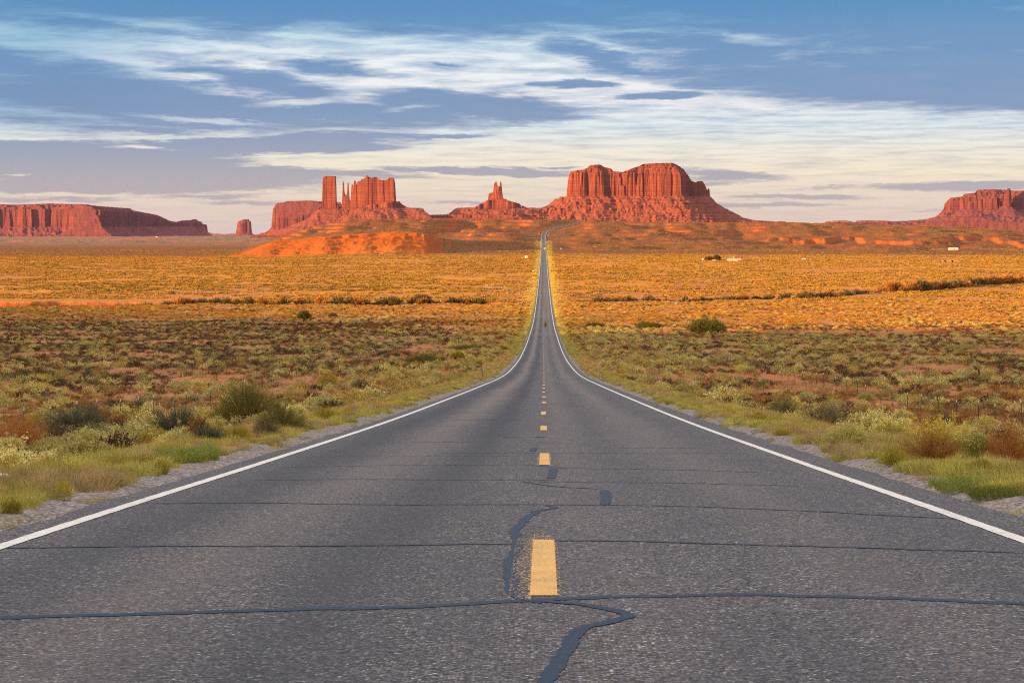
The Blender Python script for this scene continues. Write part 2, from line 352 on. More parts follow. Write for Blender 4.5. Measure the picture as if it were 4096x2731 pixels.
# ------------------------------------------------------------------ ground material and sheet
def ground_material():
    m, t, b = material("red_desert_soil", 0.95, 0.1)
    g = t.node('ShaderNodeNewGeometry'); pos = g.outputs['Position']
    s = t.node('ShaderNodeSeparateXYZ'); t.l.new(pos, s.inputs[0]); X, Y = s.outputs[0], s.outputs[1]
    sn = t.node('ShaderNodeSeparateXYZ'); t.l.new(g.outputs['Normal'], sn.inputs[0]); up = sn.outputs[2]
    n1 = t.noise(pos, 0.035, 5, 0.6); n2 = t.noise(pos, 0.6, 5, 0.65); n3 = t.noise(pos, 9.0, 4, 0.7)
    red = t.mix(t.mapr(n1, 0.35, 0.65), (0.46, 0.145, 0.050, 1), (0.52, 0.20, 0.085, 1))
    red = t.mix(t.mapr(n2, 0.35, 0.7, 0, 0.55), red, (0.30, 0.135, 0.075, 1))
    red = t.mix(t.mapr(n3, 0.5, 0.8, 0, 0.5), red, (0.22, 0.12, 0.08, 1))
    # dried grass and litter between the shrubs
    lit = t.mapr(t.noise(pos, 0.09, 5, 0.7), 0.42, 0.62, 0, 0.75, True)
    col = t.mix(lit, red, (0.36, 0.20, 0.085, 1))
    # far flats wear a closer yellow scrub cover
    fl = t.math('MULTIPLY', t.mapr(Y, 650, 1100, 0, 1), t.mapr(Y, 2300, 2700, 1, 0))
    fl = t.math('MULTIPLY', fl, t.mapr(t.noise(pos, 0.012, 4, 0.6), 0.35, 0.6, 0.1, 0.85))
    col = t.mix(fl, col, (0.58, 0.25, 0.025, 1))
    # escarpment rock: bare orange beds, scattered dark bushes on the gentler parts
    sp = t.node('ShaderNodeSeparateXYZ'); t.l.new(pos, sp.inputs[0])
    zz = t.node('ShaderNodeCombineXYZ'); t.put(zz.inputs[2], t.math('ADD', sp.outputs[2], t.math('MULTIPLY', n1, 9.0))); 
    bed = t.noise(zz.outputs[0], 0.8, 4, 0.7)
    rock = t.ramp(bed, [(0.25, (0.14, 0.04, 0.02, 1)), (0.45, (0.31, 0.095, 0.025, 1)), (0.58, (0.24, 0.062, 0.022, 1)), (0.70, (0.36, 0.17, 0.08, 1))])
    rock = t.mix(t.mapr(t.noise(pos, 0.12, 5, 0.7), 0.4, 0.7, 0, 0.25), rock, (0.20, 0.06, 0.025, 1))
    scr = t.mapr(t.noise(t.mapping(pos, scale=(1, 0.5, 1)), 0.22, 3, 0.8), 0.50, 0.60, 0, 1)
    top = t.mix(scr, (0.25, 0.11, 0.036, 1), (0.07, 0.055, 0.022, 1))
    patch = t.mapr(t.noise(pos, 0.010, 4, 0.6), 0.40, 0.60)
    top = t.mix(t.math('MULTIPLY', patch, 0.6), top, (0.27, 0.08, 0.03, 1))
    esc = t.mix(t.mapr(up, 0.90, 0.975), rock, top)
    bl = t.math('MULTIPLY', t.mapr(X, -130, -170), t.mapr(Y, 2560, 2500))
    esc = t.mix(bl, t.mix(0.35, esc, (0.13, 0.06, 0.03, 1)), t.mix(0.72, esc, (0.50, 0.105, 0.005, 1)))  # ridge away from the bluff darkened, its shade put into the colour
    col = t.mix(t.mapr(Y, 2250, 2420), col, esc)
    # the wash banks nearer by are bare orange too
    col = t.mix(t.math('MULTIPLY', t.mapr(up, 0.93, 0.80), t.mapr(Y, 300, 420)), col, (0.40, 0.10, 0.025, 1))
    fp = t.mix(t.mapr(t.noise(t.mapping(pos, scale=(1, 2.5, 1)), 0.0012, 5, 0.65), 0.42, 0.60), (0.36, 0.13, 0.08, 1), (0.20, 0.15, 0.08, 1))
    col = t.mix(t.mapr(Y, 3600, 4600), col, fp)
    # gravel beside the carriageway
    ax = t.math('ADD', t.math('ABSOLUTE', X), t.math('MULTIPLY', t.math('SUBTRACT', t.noise(pos, 1.3, 4, 0.7), 0.5), 0.9))
    gm = t.math('MULTIPLY', t.mapr(ax, 5.3, 4.75), t.mapr(Y, 2900, 3000, 1, 0))
    vo = t.node('ShaderNodeTexVoronoi'); t.l.new(pos, vo.inputs['Vector']); vo.inputs['Scale'].default_value = 34.0
    vs = t.node('ShaderNodeSeparateColor'); t.l.new(vo.outputs['Color'], vs.inputs[0])
    grv = t.ramp(vs.outputs[0], [(0.0, (0.09, 0.085, 0.09, 1)), (0.4, (0.20, 0.18, 0.175, 1)), (0.75, (0.33, 0.28, 0.26, 1)), (1.0, (0.52, 0.47, 0.44, 1))])
    grv = t.mix(t.mapr(n2, 0.45, 0.75, 0, 0.5), grv, (0.33, 0.20, 0.15, 1))
    col = t.mix(gm, col, grv)
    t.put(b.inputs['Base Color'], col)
    bp = t.node('ShaderNodeBump'); bp.inputs['Strength'].default_value = 0.6; bp.inputs['Distance'].default_value = 0.05
    t.put(bp.inputs['Height'], t.math('ADD', t.math('MULTIPLY', vo.outputs['Distance'], 0.3), n3))
    bq = t.node('ShaderNodeBump'); bq.inputs['Strength'].default_value = 0.8; bq.inputs['Distance'].default_value = 2.5
    t.put(bq.inputs['Height'], t.noise(pos, 0.25, 5, 0.7)); t.l.new(bp.outputs[0], bq.inputs['Normal'])
    bm_ = t.node('ShaderNodeMix', data_type='VECTOR'); t.put(bm_.inputs[0], t.mapr(Y, 300, 900)); t.l.new(bp.outputs[0], bm_.inputs[4]); t.l.new(bq.outputs[0], bm_.inputs[5])
    t.l.new(bm_.outputs[1], b.inputs['Normal'])
    return m
M_ground = ground_material()
rows = list(np.arange(-1500, -60, 60.0)) + list(np.arange(-60, -10, 5.0)) + list(np.arange(-10, 40, 0.5))
y = 40.0
while y < 30000:
    rows.append(y)
    st = max(0.5, 0.007 * y)
    if 470 < y < 1010: st = min(st, 2.5)
    if 1010 < y < 1350: st = min(st, 5)
    if 2270 < y < 2480: st = min(st, 3.0)
    elif 2250 < y < 3420: st = min(st, 6.0)
    elif y > 3420: st = 0.014 * y
    y += st
rows = np.array(rows); NC = 1050
u = np.linspace(-1, 1, NC); u = np.sign(u) * (0.72 * np.abs(u) + 0.28 * np.abs(u) ** 4)
wd = np.where(rows > 0, 120 + 0.46 * rows, 120 - 2.0 * rows)
gx = u[None, :] * wd[:, None]; gy = np.repeat(rows[:, None], NC, 1)
gz = H(gx, gy)
ground = obj("ground", mesh("ground", np.stack([gx.ravel(), gy.ravel(), gz.ravel()], 1), gridfaces(len(rows), NC), [M_ground], smooth=True))
tag(ground, kind='structure')

# unseen hill added behind the viewer, its crest shaped to shade the near slope
hx = np.arange(-4200, 2600, 15.0); hy = np.arange(-2300, -120, 35.0)
HX, HY = np.meshgrid(hx, hy)
crest = 289.0 + ZC - 0.075 * np.clip(hx + 2400, -600, 900) + 20 * fbm(hx / 150, hx * 0, 4, 0.6)
ends = ss(hx, -4200, -3600) * (1 - ss(hx, 1900, 2600))
HZ = crest[None, :] * ends[None, :] * np.exp(-((HY + 900) / 360.0) ** 2) + fbm(HX / 90, HY / 90, 4) * 5 * np.exp(-((HY + 900) / 300.0) ** 2) - 2
HZ = np.where(HY > -200, HZ - 30 * ss(HY, -200, -120), HZ)
hill = obj("hill", mesh("hill", np.stack([HX.ravel(), HY.ravel(), HZ.ravel()], 1), gridfaces(len(hy), len(hx)), [M_ground], smooth=True))
tag(hill, kind='structure')

# ------------------------------------------------------------------ the road
def asphalt():
    m, t, b = material("worn_asphalt", 0.75, 0.35)
    g = t.node('ShaderNodeNewGeometry'); pos = g.outputs['Position']
    s = t.node('ShaderNodeSeparateXYZ'); t.l.new(pos, s.inputs[0]); X, Y = s.outputs[0], s.outputs[1]
    vo = t.node('ShaderNodeTexVoronoi'); t.l.new(pos, vo.inputs['Vector']); vo.inputs['Scale'].default_value = 60.0
    vs = t.node('ShaderNodeSeparateColor'); t.l.new(vo.outputs['Color'], vs.inputs[0])
    ag = t.ramp(vs.outputs[0], [(0.0, (0.012, 0.014, 0.02, 1)), (0.35, (0.045, 0.045, 0.055, 1)), (0.58, (0.15, 0.135, 0.125, 1)), (0.82, (0.26, 0.205, 0.165, 1)), (0.93, (0.26, 0.26, 0.29, 1)), (1.0, (0.72, 0.66, 0.60, 1))])
    ag = t.mix(t.mapr(vs.outputs[1], 0.75, 0.8, 0, 0.5), ag, (0.20, 0.24, 0.32, 1))
    ag = t.mix(t.mapr(vo.outputs['Distance'], 0.40, 0.60, 0, 0.75), ag, (0.03, 0.03, 0.035, 1))
    pt = t.noise(t.mapping(pos, scale=(1, 0.22, 1)), 1.6, 5, 0.65); big = t.noise(t.mapping(pos, scale=(1, 0.05, 1)), 0.5, 3, 0.5)
    ag = t.mix(t.mapr(pt, 0.38, 0.68, 0, 0.5), ag, (0.055, 0.055, 0.07, 1))
    # tyre-polished bands along each lane, darker bitumen in the left lane
    xw = t.math('ADD', X, t.math('MULTIPLY', t.math('SUBTRACT', big, 0.5), 0.9))
    def band(c, wdt, a):
        d = t.math('DIVIDE', t.math('SUBTRACT', xw, c), wdt)
        return t.math('MULTIPLY', t.math('EXPONENT', t.math('MULTIPLY', t.math('MULTIPLY', d, d), -1.0)), a)
    dk = t.math('ADD', t.math('ADD', band(-3.1, 0.50, 0.85), band(-1.05, 0.42, 0.9)), t.math('ADD', band(1.1, 0.30, 0.22), band(2.75, 0.5, 0.25)))
    dk = t.math('MULTIPLY', dk, t.mapr(Y, 10, 40, 0.6, 0.95))
    ag = t.mix(dk, ag, (0.030, 0.034, 0.048, 1))
    lt = t.math('MULTIPLY', t.math('ADD', band(-2.05, 0.38, 0.8), t.math('ADD', band(0.45, 0.35, 0.35), band(2.0, 0.45, 0.5))), t.mapr(Y, 12, 70, 0.3, 1.0))
    ag = t.mix(lt, ag, (0.185, 0.15, 0.135, 1))
    # long patches of older and newer surfacing further down
    seg = t.noise(t.mapping(pos, scale=(0.02, 0.006, 1)), 1.0, 3, 0.7)
    ag = t.mix(t.math('MULTIPLY', t.mapr(seg, 0.50, 0.60, 0, 0.35), t.mapr(Y, 300, 500)), ag, (0.16, 0.125, 0.115, 1))
    # fresh black overlay on the outer lane of the far bend
    t.put(b.inputs['Base Color'], ag)
    t.put(b.inputs['Roughness'], t.mapr(vs.outputs[2], 0, 1, 0.55, 0.9))
    bp = t.node('ShaderNodeBump'); bp.inputs['Strength'].default_value = 0.55; bp.inputs['Distance'].default_value = 0.006
    t.put(bp.inputs['Height'], t.math('SUBTRACT', 1.0, vo.outputs['Distance'])); t.l.new(bp.outputs[0], b.inputs['Normal'])
    return m
M_asph = asphalt()
ry = np.concatenate([np.arange(-60, 0, 3.0), np.arange(0, 60, 0.5), np.arange(60, 400, 2.0), np.arange(400, 3000, 6.0), np.arange(3000, 3420, 4.0)])
def strip(name, offs, ys, dz, mat, wob=None, smooth=True):
    """a sheet that follows the road: offs = lateral offsets across, may vary with y"""
    rx_ = roadx(ys); tx = np.gradient(rx_, ys) if len(ys) > 2 else np.zeros(len(ys))
    n = np.sqrt(1 + tx ** 2); V = []
    O = np.array([o if np.ndim(o) else np.full(len(ys), o) for o in offs]).T
    x = rx_[:, None] + O / n[:, None]; yy = ys[:, None] - O * (tx / n)[:, None]
    z = np.repeat((roadz(ys) + dz + np.maximum(ys, 0) * 1.2e-5 * (dz > 0.001))[:, None], O.shape[1], 1)
    return obj(name, mesh(name, np.stack([x.ravel(), yy.ravel(), z.ravel()], 1), gridfaces(len(ys), O.shape[1]), [mat], smooth=smooth))
edgeL = -4.15 + 0.10 * fbm(ry / 1.7, ry * 0 + 1, 3); edgeR = 4.0 + 0.10 * fbm(ry / 1.7, ry * 0 + 7, 3)
road = strip("road", [edgeL, -3.0, -1.0, 0.0, 1.5, 3.0, edgeR], ry, 0.0, M_asph)
tag(road, kind='structure')
m, t, b = material("new_black_asphalt", 0.6, 0.4)
t.put(b.inputs['Base Color'], t.mix(t.noise(t.node('ShaderNodeTexCoord').outputs['Object'], 2, 4), (0.022, 0.024, 0.032, 1), (0.045, 0.047, 0.058, 1)))
tag(strip("road_overlay", [-3.7, -0.15], np.concatenate([np.arange(2950, 3420, 4.0)]), 0.02, m), kind='structure')

def paint(name, c, wear):
    m, t, b = material(name, 0.7, 0.25)
    g = t.node('ShaderNodeNewGeometry'); pos = g.outputs['Position']
    n = t.noise(pos, 60, 4, 0.75); n2 = t.noise(pos, 3, 4, 0.7)
    k = t.mapr(t.math('ADD', n, t.math('MULTIPLY', t.math('SUBTRACT', n2, 0.5), 0.35)), wear, wear + 0.10)
    c2 = (c[0] * 0.8, c[1] * 0.78, c[2] * 0.72, 1)
    t.put(b.inputs['Base Color'], t.mix(k, t.mix(n2, c, c2), (0.13, 0.12, 0.12, 1)))
    bp = t.node('ShaderNodeBump'); bp.inputs['Strength'].default_value = 0.4; bp.inputs['Distance'].default_value = 0.004
    t.put(bp.inputs['Height'], n); t.l.new(bp.outputs[0], b.inputs['Normal'])
    return m
M_white = paint("white_road_paint", (0.82, 0.81, 0.79, 1), 0.57)
M_yellow = paint("yellow_road_paint", (0.84, 0.50, 0.17, 1), 0.56)
ly = np.concatenate([np.arange(-20, 60, 0.12), np.arange(60, 300, 1.0), np.arange(300, 3000, 6.0), np.arange(3000, 3420, 4.0)])
def rag(seed, a): return a * fbm(ly * 3.0, ly * 0 + seed, 2) * (ly < 80)
for nm, c in (("left", -3.80), ("right", 3.48)):
    hwid = 0.062 + 0.00006 * np.clip(ly, 0, 1500)
    o = strip("edge_line", [c - hwid + rag(3, 0.008) + 0 * ly, c + hwid + rag(9, 0.008)], ly, 0.005, M_white)
    tag(o, kind='structure')
dv, df = [], []
DROW = {1: (1859, 1813), 2: (1721, 1703), 3: (1658, 1646), 4: (1613, 1607), 5: (1590, 1585)}
k = 0
while True:
    y0 = 9.5 + 12.2 * k; y1 = y0 + 3.05
    if y0 > 780: break
    if k in DROW: y0, y1 = onroad(2170, DROW[k][0])[1], onroad(2170, DROW[k][1])[1]
    yy = np.linspace(y0, y1, 60); h = (0.076 if k == 0 else 0.069) + 0.00004 * y0; xo = 0.0 + 0.01 * math.sin(k * 1.7)
    zz = roadz(yy) + 0.005 + yy * 1.2e-5; i0 = len(dv)
    for j in range(60):
        dv += [(xo - h + 0.003 * math.sin(j * 2.3 + k) * math.sin(j * 0.71), yy[j], zz[j]), (xo + h + 0.003 * math.sin(j * 1.9 + k) * math.sin(j * 0.53), yy[j], zz[j])]
    df += [(i0 + 2 * j, i0 + 2 * j + 1, i0 + 2 * j + 3, i0 + 2 * j + 2) for j in range(59)]
    k += 1
tag(obj("centre_line", mesh("centre_line", dv, df, [M_yellow])), kind='structure')
# faded remains of older yellow paint beside the two nearest dashes: speckled flecks
fv, ff = [], []
r = np.random.RandomState(4)
for (x0, x1, ya, yb, n) in ((-0.20, -0.074, 9.35, 12.65, 1000), (0.074, 0.10, 9.5, 12.4, 120), (-0.10, 0.06, 12.55, 12.95, 130), (-0.085, -0.066, 22.6, 25.6, 120), (0.066, 0.10, 22.4, 26.0, 260)):
    for _ in range(n):
        x = x1 - (x1 - x0) * r.rand() ** (2.2 if x0 < -0.15 else 1.0); yy = ya + (yb - ya) * r.rand(); a = 0.0015 + 0.0035 * r.rand(); z = float(roadz(yy)) + 0.0045; i0 = len(fv)
        fv += [(x - a, yy - a, z), (x + a, yy - a * .6, z), (x + a * .8, yy + a, z), (x - a * .9, yy + a * 1.2, z)]; ff.append((i0, i0 + 1, i0 + 2, i0 + 3))
fo = obj("centre_line_flecks", mesh("centre_line_flecks", fv, ff, [M_yellow])); tag(fo, kind='stuff')

# tar-sealed cracks, traced where they run on the road
m, t, b = material("crack_sealant", 0.5, 0.08); M_tar = m
g = t.node('ShaderNodeNewGeometry'); n = t.noise(g.outputs['Position'], 30, 5, 0.7)
t.put(b.inputs['Base Color'], t.mix(n, (0.012, 0.026, 0.048, 1), (0.035, 0.062, 0.105, 1))); t.put(b.inputs['Roughness'], t.mapr(n, 0.3, 0.7, 0.34, 0.6))
sv, sf = [], []
def seal(pts, width, world=False, jit=0.25, zl=0.004):
    P_ = [p if world else onroad(*p) for p in pts]
    xs, ys = np.array([p[0] for p in P_]), np.array([p[1] for p in P_])
    L = np.concatenate([[0], np.cumsum(np.hypot(np.diff(xs), np.diff(ys)))]); n = max(6, int(L[-1] / 0.05)); s = np.linspace(0, L[-1], n)
    xs = np.interp(s, L, xs); ys = np.interp(s, L, ys)
    if n > 12:
        kk = np.ones(5) / 5; xs[2:-2] = np.convolve(xs, kk, 'valid'); ys[2:-2] = np.convolve(ys, kk, 'valid')
    sd = len(sv) * 0.37; ys = ys + 0.022 * fbm(s * 2.5 + sd, s * 0 + sd, 4, 0.65); ys = ys + 0.05 * fbm(s * 0.7 + sd, s * 0 + 4 + sd, 2) * (width < 0.07); xs = xs + 0.012 * fbm(s * 3.5 + sd, s * 0 + 9 + sd, 4, 0.65)
    tx, ty = np.gradient(xs), np.gradient(ys); ln = np.hypot(tx, ty) + 1e-9; nx, ny = -ty / ln, tx / ln
    wv = width / 2 * (1 + jit * fbm(s * 6 + sd, s * 0 + 2, 3)) * np.clip(np.minimum(s, s[-1] - s) / 0.15 + 0.25, 0, 1)
    wv2 = width / 2 * (1 + jit * fbm(s * 6 + sd + 50, s * 0 + 2, 3)) * np.clip(np.minimum(s, s[-1] - s) / 0.15 + 0.25, 0, 1)
    i0 = len(sv)
    for j in range(n):
        for q, wq in ((-1, wv[j]), (1, wv2[j])):
            x, yq = xs[j] + q * nx[j] * wq, ys[j] + q * ny[j] * wq
            sv.append((x, yq, float(roadz(yq)) + zl + yq * 1.0e-5))
    sf.extend([(i0 + 2 * j, i0 + 2 * j + 1, i0 + 2 * j + 3, i0 + 2 * j + 2) for j in range(n - 1)])
seal([(2140, 2850), (2175, 2760), (2215, 2665), (2262, 2615), (2285, 2560), (2320, 2515), (2420, 2488), (2515, 2470), (2532, 2462), (2500, 2450), (2380, 2425), (2240, 2408), (2090, 2398)], 0.074, jit=0.45)
seal([(2160, 2412), (2085, 2396), (2042, 2363), (2044, 2313), (2030, 2255), (2062, 2205), (2071, 2175), (2060, 2122), (2103, 2075), (2150, 2043), (2225, 2030), (2193, 2020)], 0.075, jit=0.45, zl=0.0035)
seal([(-300, 2478), (0, 2470), (600, 2455), (1000, 2443), (1700, 2425), (2090, 2400), (2400, 2388), (3000, 2377), (3500, 2388), (4096, 2415), (4500, 2440)], 0.10, jit=0.3, zl=0.003)
for pts, wdt in (([(-60, 2194), (700, 2184), (1500, 2182), (2060, 2176)], 0.05), ([(2200, 2162), (2600, 2166), (3100, 2183), (3600, 2195), (4096, 2212)], 0.05),
                 ([(560, 2013), (1100, 2012), (1500, 2018), (2193, 2018), (2700, 2024), (3300, 2046), (3840, 2076)], 0.05), ([(1000, 1921), (1500, 1917), (2100, 1921), (2250, 1917)], 0.045),
                 ([(2090, 1926), (2200, 1944), (2400, 1956)], 0.05), ([(2090, 1926), (2700, 1931), (3200, 1944)], 0.045), ([(2100, 1858), (2250, 1872), (2800, 1880), (3050, 1890)], 0.045),
                 ([(1100, 1870), (1700, 1858), (2050, 1861)], 0.04), ([(1150, 1826), (2080, 1824)], 0.035), ([(2450, 1790), (2800, 1792)], 0.05)):
    seal(pts, wdt * 0.85, jit=1.0)
for pts, wdt in (([(2418, 1960), (2428, 1990), (2416, 2020)], 0.10), ([(2215, 1873), (2203, 1915)], 0.10), ([(2140, 1790), (2128, 1806)], 0.09), ([(2150, 1747), (2175, 1750)], 0.2), ([(2015, 1748), (2075, 1750)], 0.2)):
    seal(pts, wdt, jit=0.2, zl=0.0045)
r = np.random.RandomState(8)
yc = 26.0
while yc < 260:
    a, b2 = (-3.7 + 1.2 * r.rand(), -1.2 + 1.3 * r.rand()) if r.rand() < 0.65 else (-3.7 + 2 * r.rand(), 0.5 + 2.8 * r.rand())
    dyq = 0.3 * (r.rand() - 0.5)
    seal([(a + r.rand(), yc), ((a + b2) / 2, yc + dyq), (b2 - r.rand(), yc + dyq * 1.5)], (0.03 + 0.0008 * yc) * (0.5 + r.rand()), world=True, jit=0.9)
    yc += 1.2 + 9.0 * r.rand() ** 1.5 + yc * 0.03
tag(obj("crack_sealant", mesh("crack_sealant", sv, sf, [M_tar])), kind='structure')

# side tracks meeting the road
m, t, b = material("packed_track", 0.95, 0.1); pos = t.node('ShaderNodeNewGeometry').outputs['Position']
t.put(b.inputs['Base Color'], t.mix(t.noise(pos, 1.5, 5, 0.7), (0.34, 0.22, 0.17, 1), (0.46, 0.30, 0.22, 1))); M_track = m
def track(pts, width):
    P_ = np.array(pts, float); L = np.concatenate([[0], np.cumsum(np.hypot(*np.diff(P_, axis=0).T))]); s = np.linspace(0, L[-1], max(8, int(L[-1] / 2.5)))
    xs, ys = np.interp(s, L, P_[:, 0]), np.interp(s, L, P_[:, 1]); tx, ty = np.gradient(xs), np.gradient(ys); ln = np.hypot(tx, ty)
    V = []
    offs = np.linspace(-width / 2, width / 2, 9)
    X_ = xs[:, None] - (ty / ln)[:, None] * offs; Y_ = ys[:, None] + (tx / ln)[:, None] * offs
    Z_ = H(X_, Y_) + 0.05 + 0.09 * (Y_ > 700)
    tag(obj("track", mesh("track", np.stack([X_.ravel(), Y_.ravel(), Z_.ravel()], 1), gridfaces(len(s), 9), [M_track], smooth=True)), kind='structure')
track([(-4.3, 1118), (-12, 1120), (-22, 1124), (-40, 1150)], 24)
track([(4.2, 868), (14, 870), (30, 874), (70, 880)], 16)
track([(90, 2060), (100, 2160), (112, 2240)], 14)
track([(-4.4, 2985), (-40, 2992), (-90, 2990), (-160, 3000)], 9)

# ------------------------------------------------------------------ buttes and mesas
def rock_material(name, haze_tint=0.0, pale=0.0):
    m, t, b = material(name, 0.95, 0.1)
    pos = t.node('ShaderNodeNewGeometry').outputs['Position']
    g = t.node('ShaderNodeNewGeometry'); sn = t.node('ShaderNodeSeparateXYZ'); t.l.new(g.outputs['Normal'], sn.inputs[0])
    s = t.node('ShaderNodeSeparateXYZ'); t.l.new(pos, s.inputs[0])
    wv = t.noise(pos, 0.006, 3, 0.5)
    zc = t.node('ShaderNodeCombineXYZ'); t.put(zc.inputs[2], t.math('ADD', s.outputs[2], t.math('MULTIPLY', wv, 22.0)))
    bed = t.noise(zc.outputs[0], 0.07, 6, 0.75)
    c = t.ramp(bed, [(0.28, (0.14, 0.042, 0.036, 1)), (0.45, (0.28, 0.080, 0.042, 1)), (0.56, (0.20, 0.054, 0.036, 1)), (0.70, (0.37, 0.135, 0.065, 1))])
    # desert varnish running down the walls
    va = t.noise(t.mapping(pos, scale=(1, 1, 0.10)), 0.045, 6, 0.7)
    c = t.mix(t.math('MULTIPLY', t.mapr(va, 0.48, 0.66), t.mapr(sn.outputs[2], 0.75, 0.45, 0, 0.45)), c, (0.075, 0.022, 0.024, 1))
    c = t.mix(t.math('MULTIPLY', t.mapr(va, 0.46, 0.34), t.mapr(sn.outputs[2], 0.75, 0.45, 0, 0.5)), c, (0.36, 0.115, 0.065, 1))
    # rubble and thin scrub on the slopes
    ru = t.noise(pos, 0.05, 6, 0.8)
    c = t.mix(t.math('MULTIPLY', t.mapr(ru, 0.5, 0.72), t.mapr(sn.outputs[2], 0.5, 0.85, 0, 0.35)), c, (0.24, 0.115, 0.08, 1))
    c = t.mix(t.math('MULTIPLY', t.mapr(ru, 0.45, 0.30), t.mapr(sn.outputs[2], 0.6, 0.9, 0, 0.3)), c, (0.13, 0.065, 0.045, 1))
    if haze_tint: c = t.mix(haze_tint, c, (0.13, 0.045, 0.07, 1))  # purple haze put into the rock colour of the farther mesas
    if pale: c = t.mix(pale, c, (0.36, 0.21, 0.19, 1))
    lay = t.noise(t.mapping(zc.outputs[0], loc=(3, 0, 0)), 0.32, 3, 0.6)
    c = t.mix(t.mapr(lay, 0.55, 0.60, 0, 0.6), c, (0.10, 0.028, 0.028, 1))
    t.put(b.inputs['Base Color'], c)
    bp = t.node('ShaderNodeBump'); bp.inputs['Strength'].default_value = 0.9; bp.inputs['Distance'].default_value = 6.0
    t.put(bp.inputs['Height'], t.math('ADD', t.math('MULTIPLY', bed, 1.0), t.math('ADD', t.math('MULTIPLY', ru, 0.45), va)))
    t.l.new(bp.outputs[0], b.inputs['Normal'])
    return m
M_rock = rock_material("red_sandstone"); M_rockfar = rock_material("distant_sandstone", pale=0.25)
M_rockhaze = rock_material("haze_tinted_sandstone", haze_tint=0.42)

def sdist(PX, PD, poly):
    """signed distance in plan, positive inside"""
    P_ = np.array(poly, float); n = len(P_); best = np.full(PX.shape, 1e9); ins = np.zeros(PX.shape, bool)
    for i in range(n):
        a, c = P_[i], P_[(i + 1) % n]; ex, ey = c - a; wx, wy = PX - a[0], PD - a[1]
        tt = np.clip((wx * ex + wy * ey) / (ex * ex + ey * ey + 1e-9), 0, 1)
        best = np.minimum(best, np.hypot(wx - ex * tt, wy - ey * tt))
        cond = ((a[1] > PD) != (c[1] > PD)) & (PX < (c[0] - a[0]) * (PD - a[1]) / (c[1] - a[1] + 1e-12) + a[0])
        ins ^= cond
    return np.where(ins, best, -best)

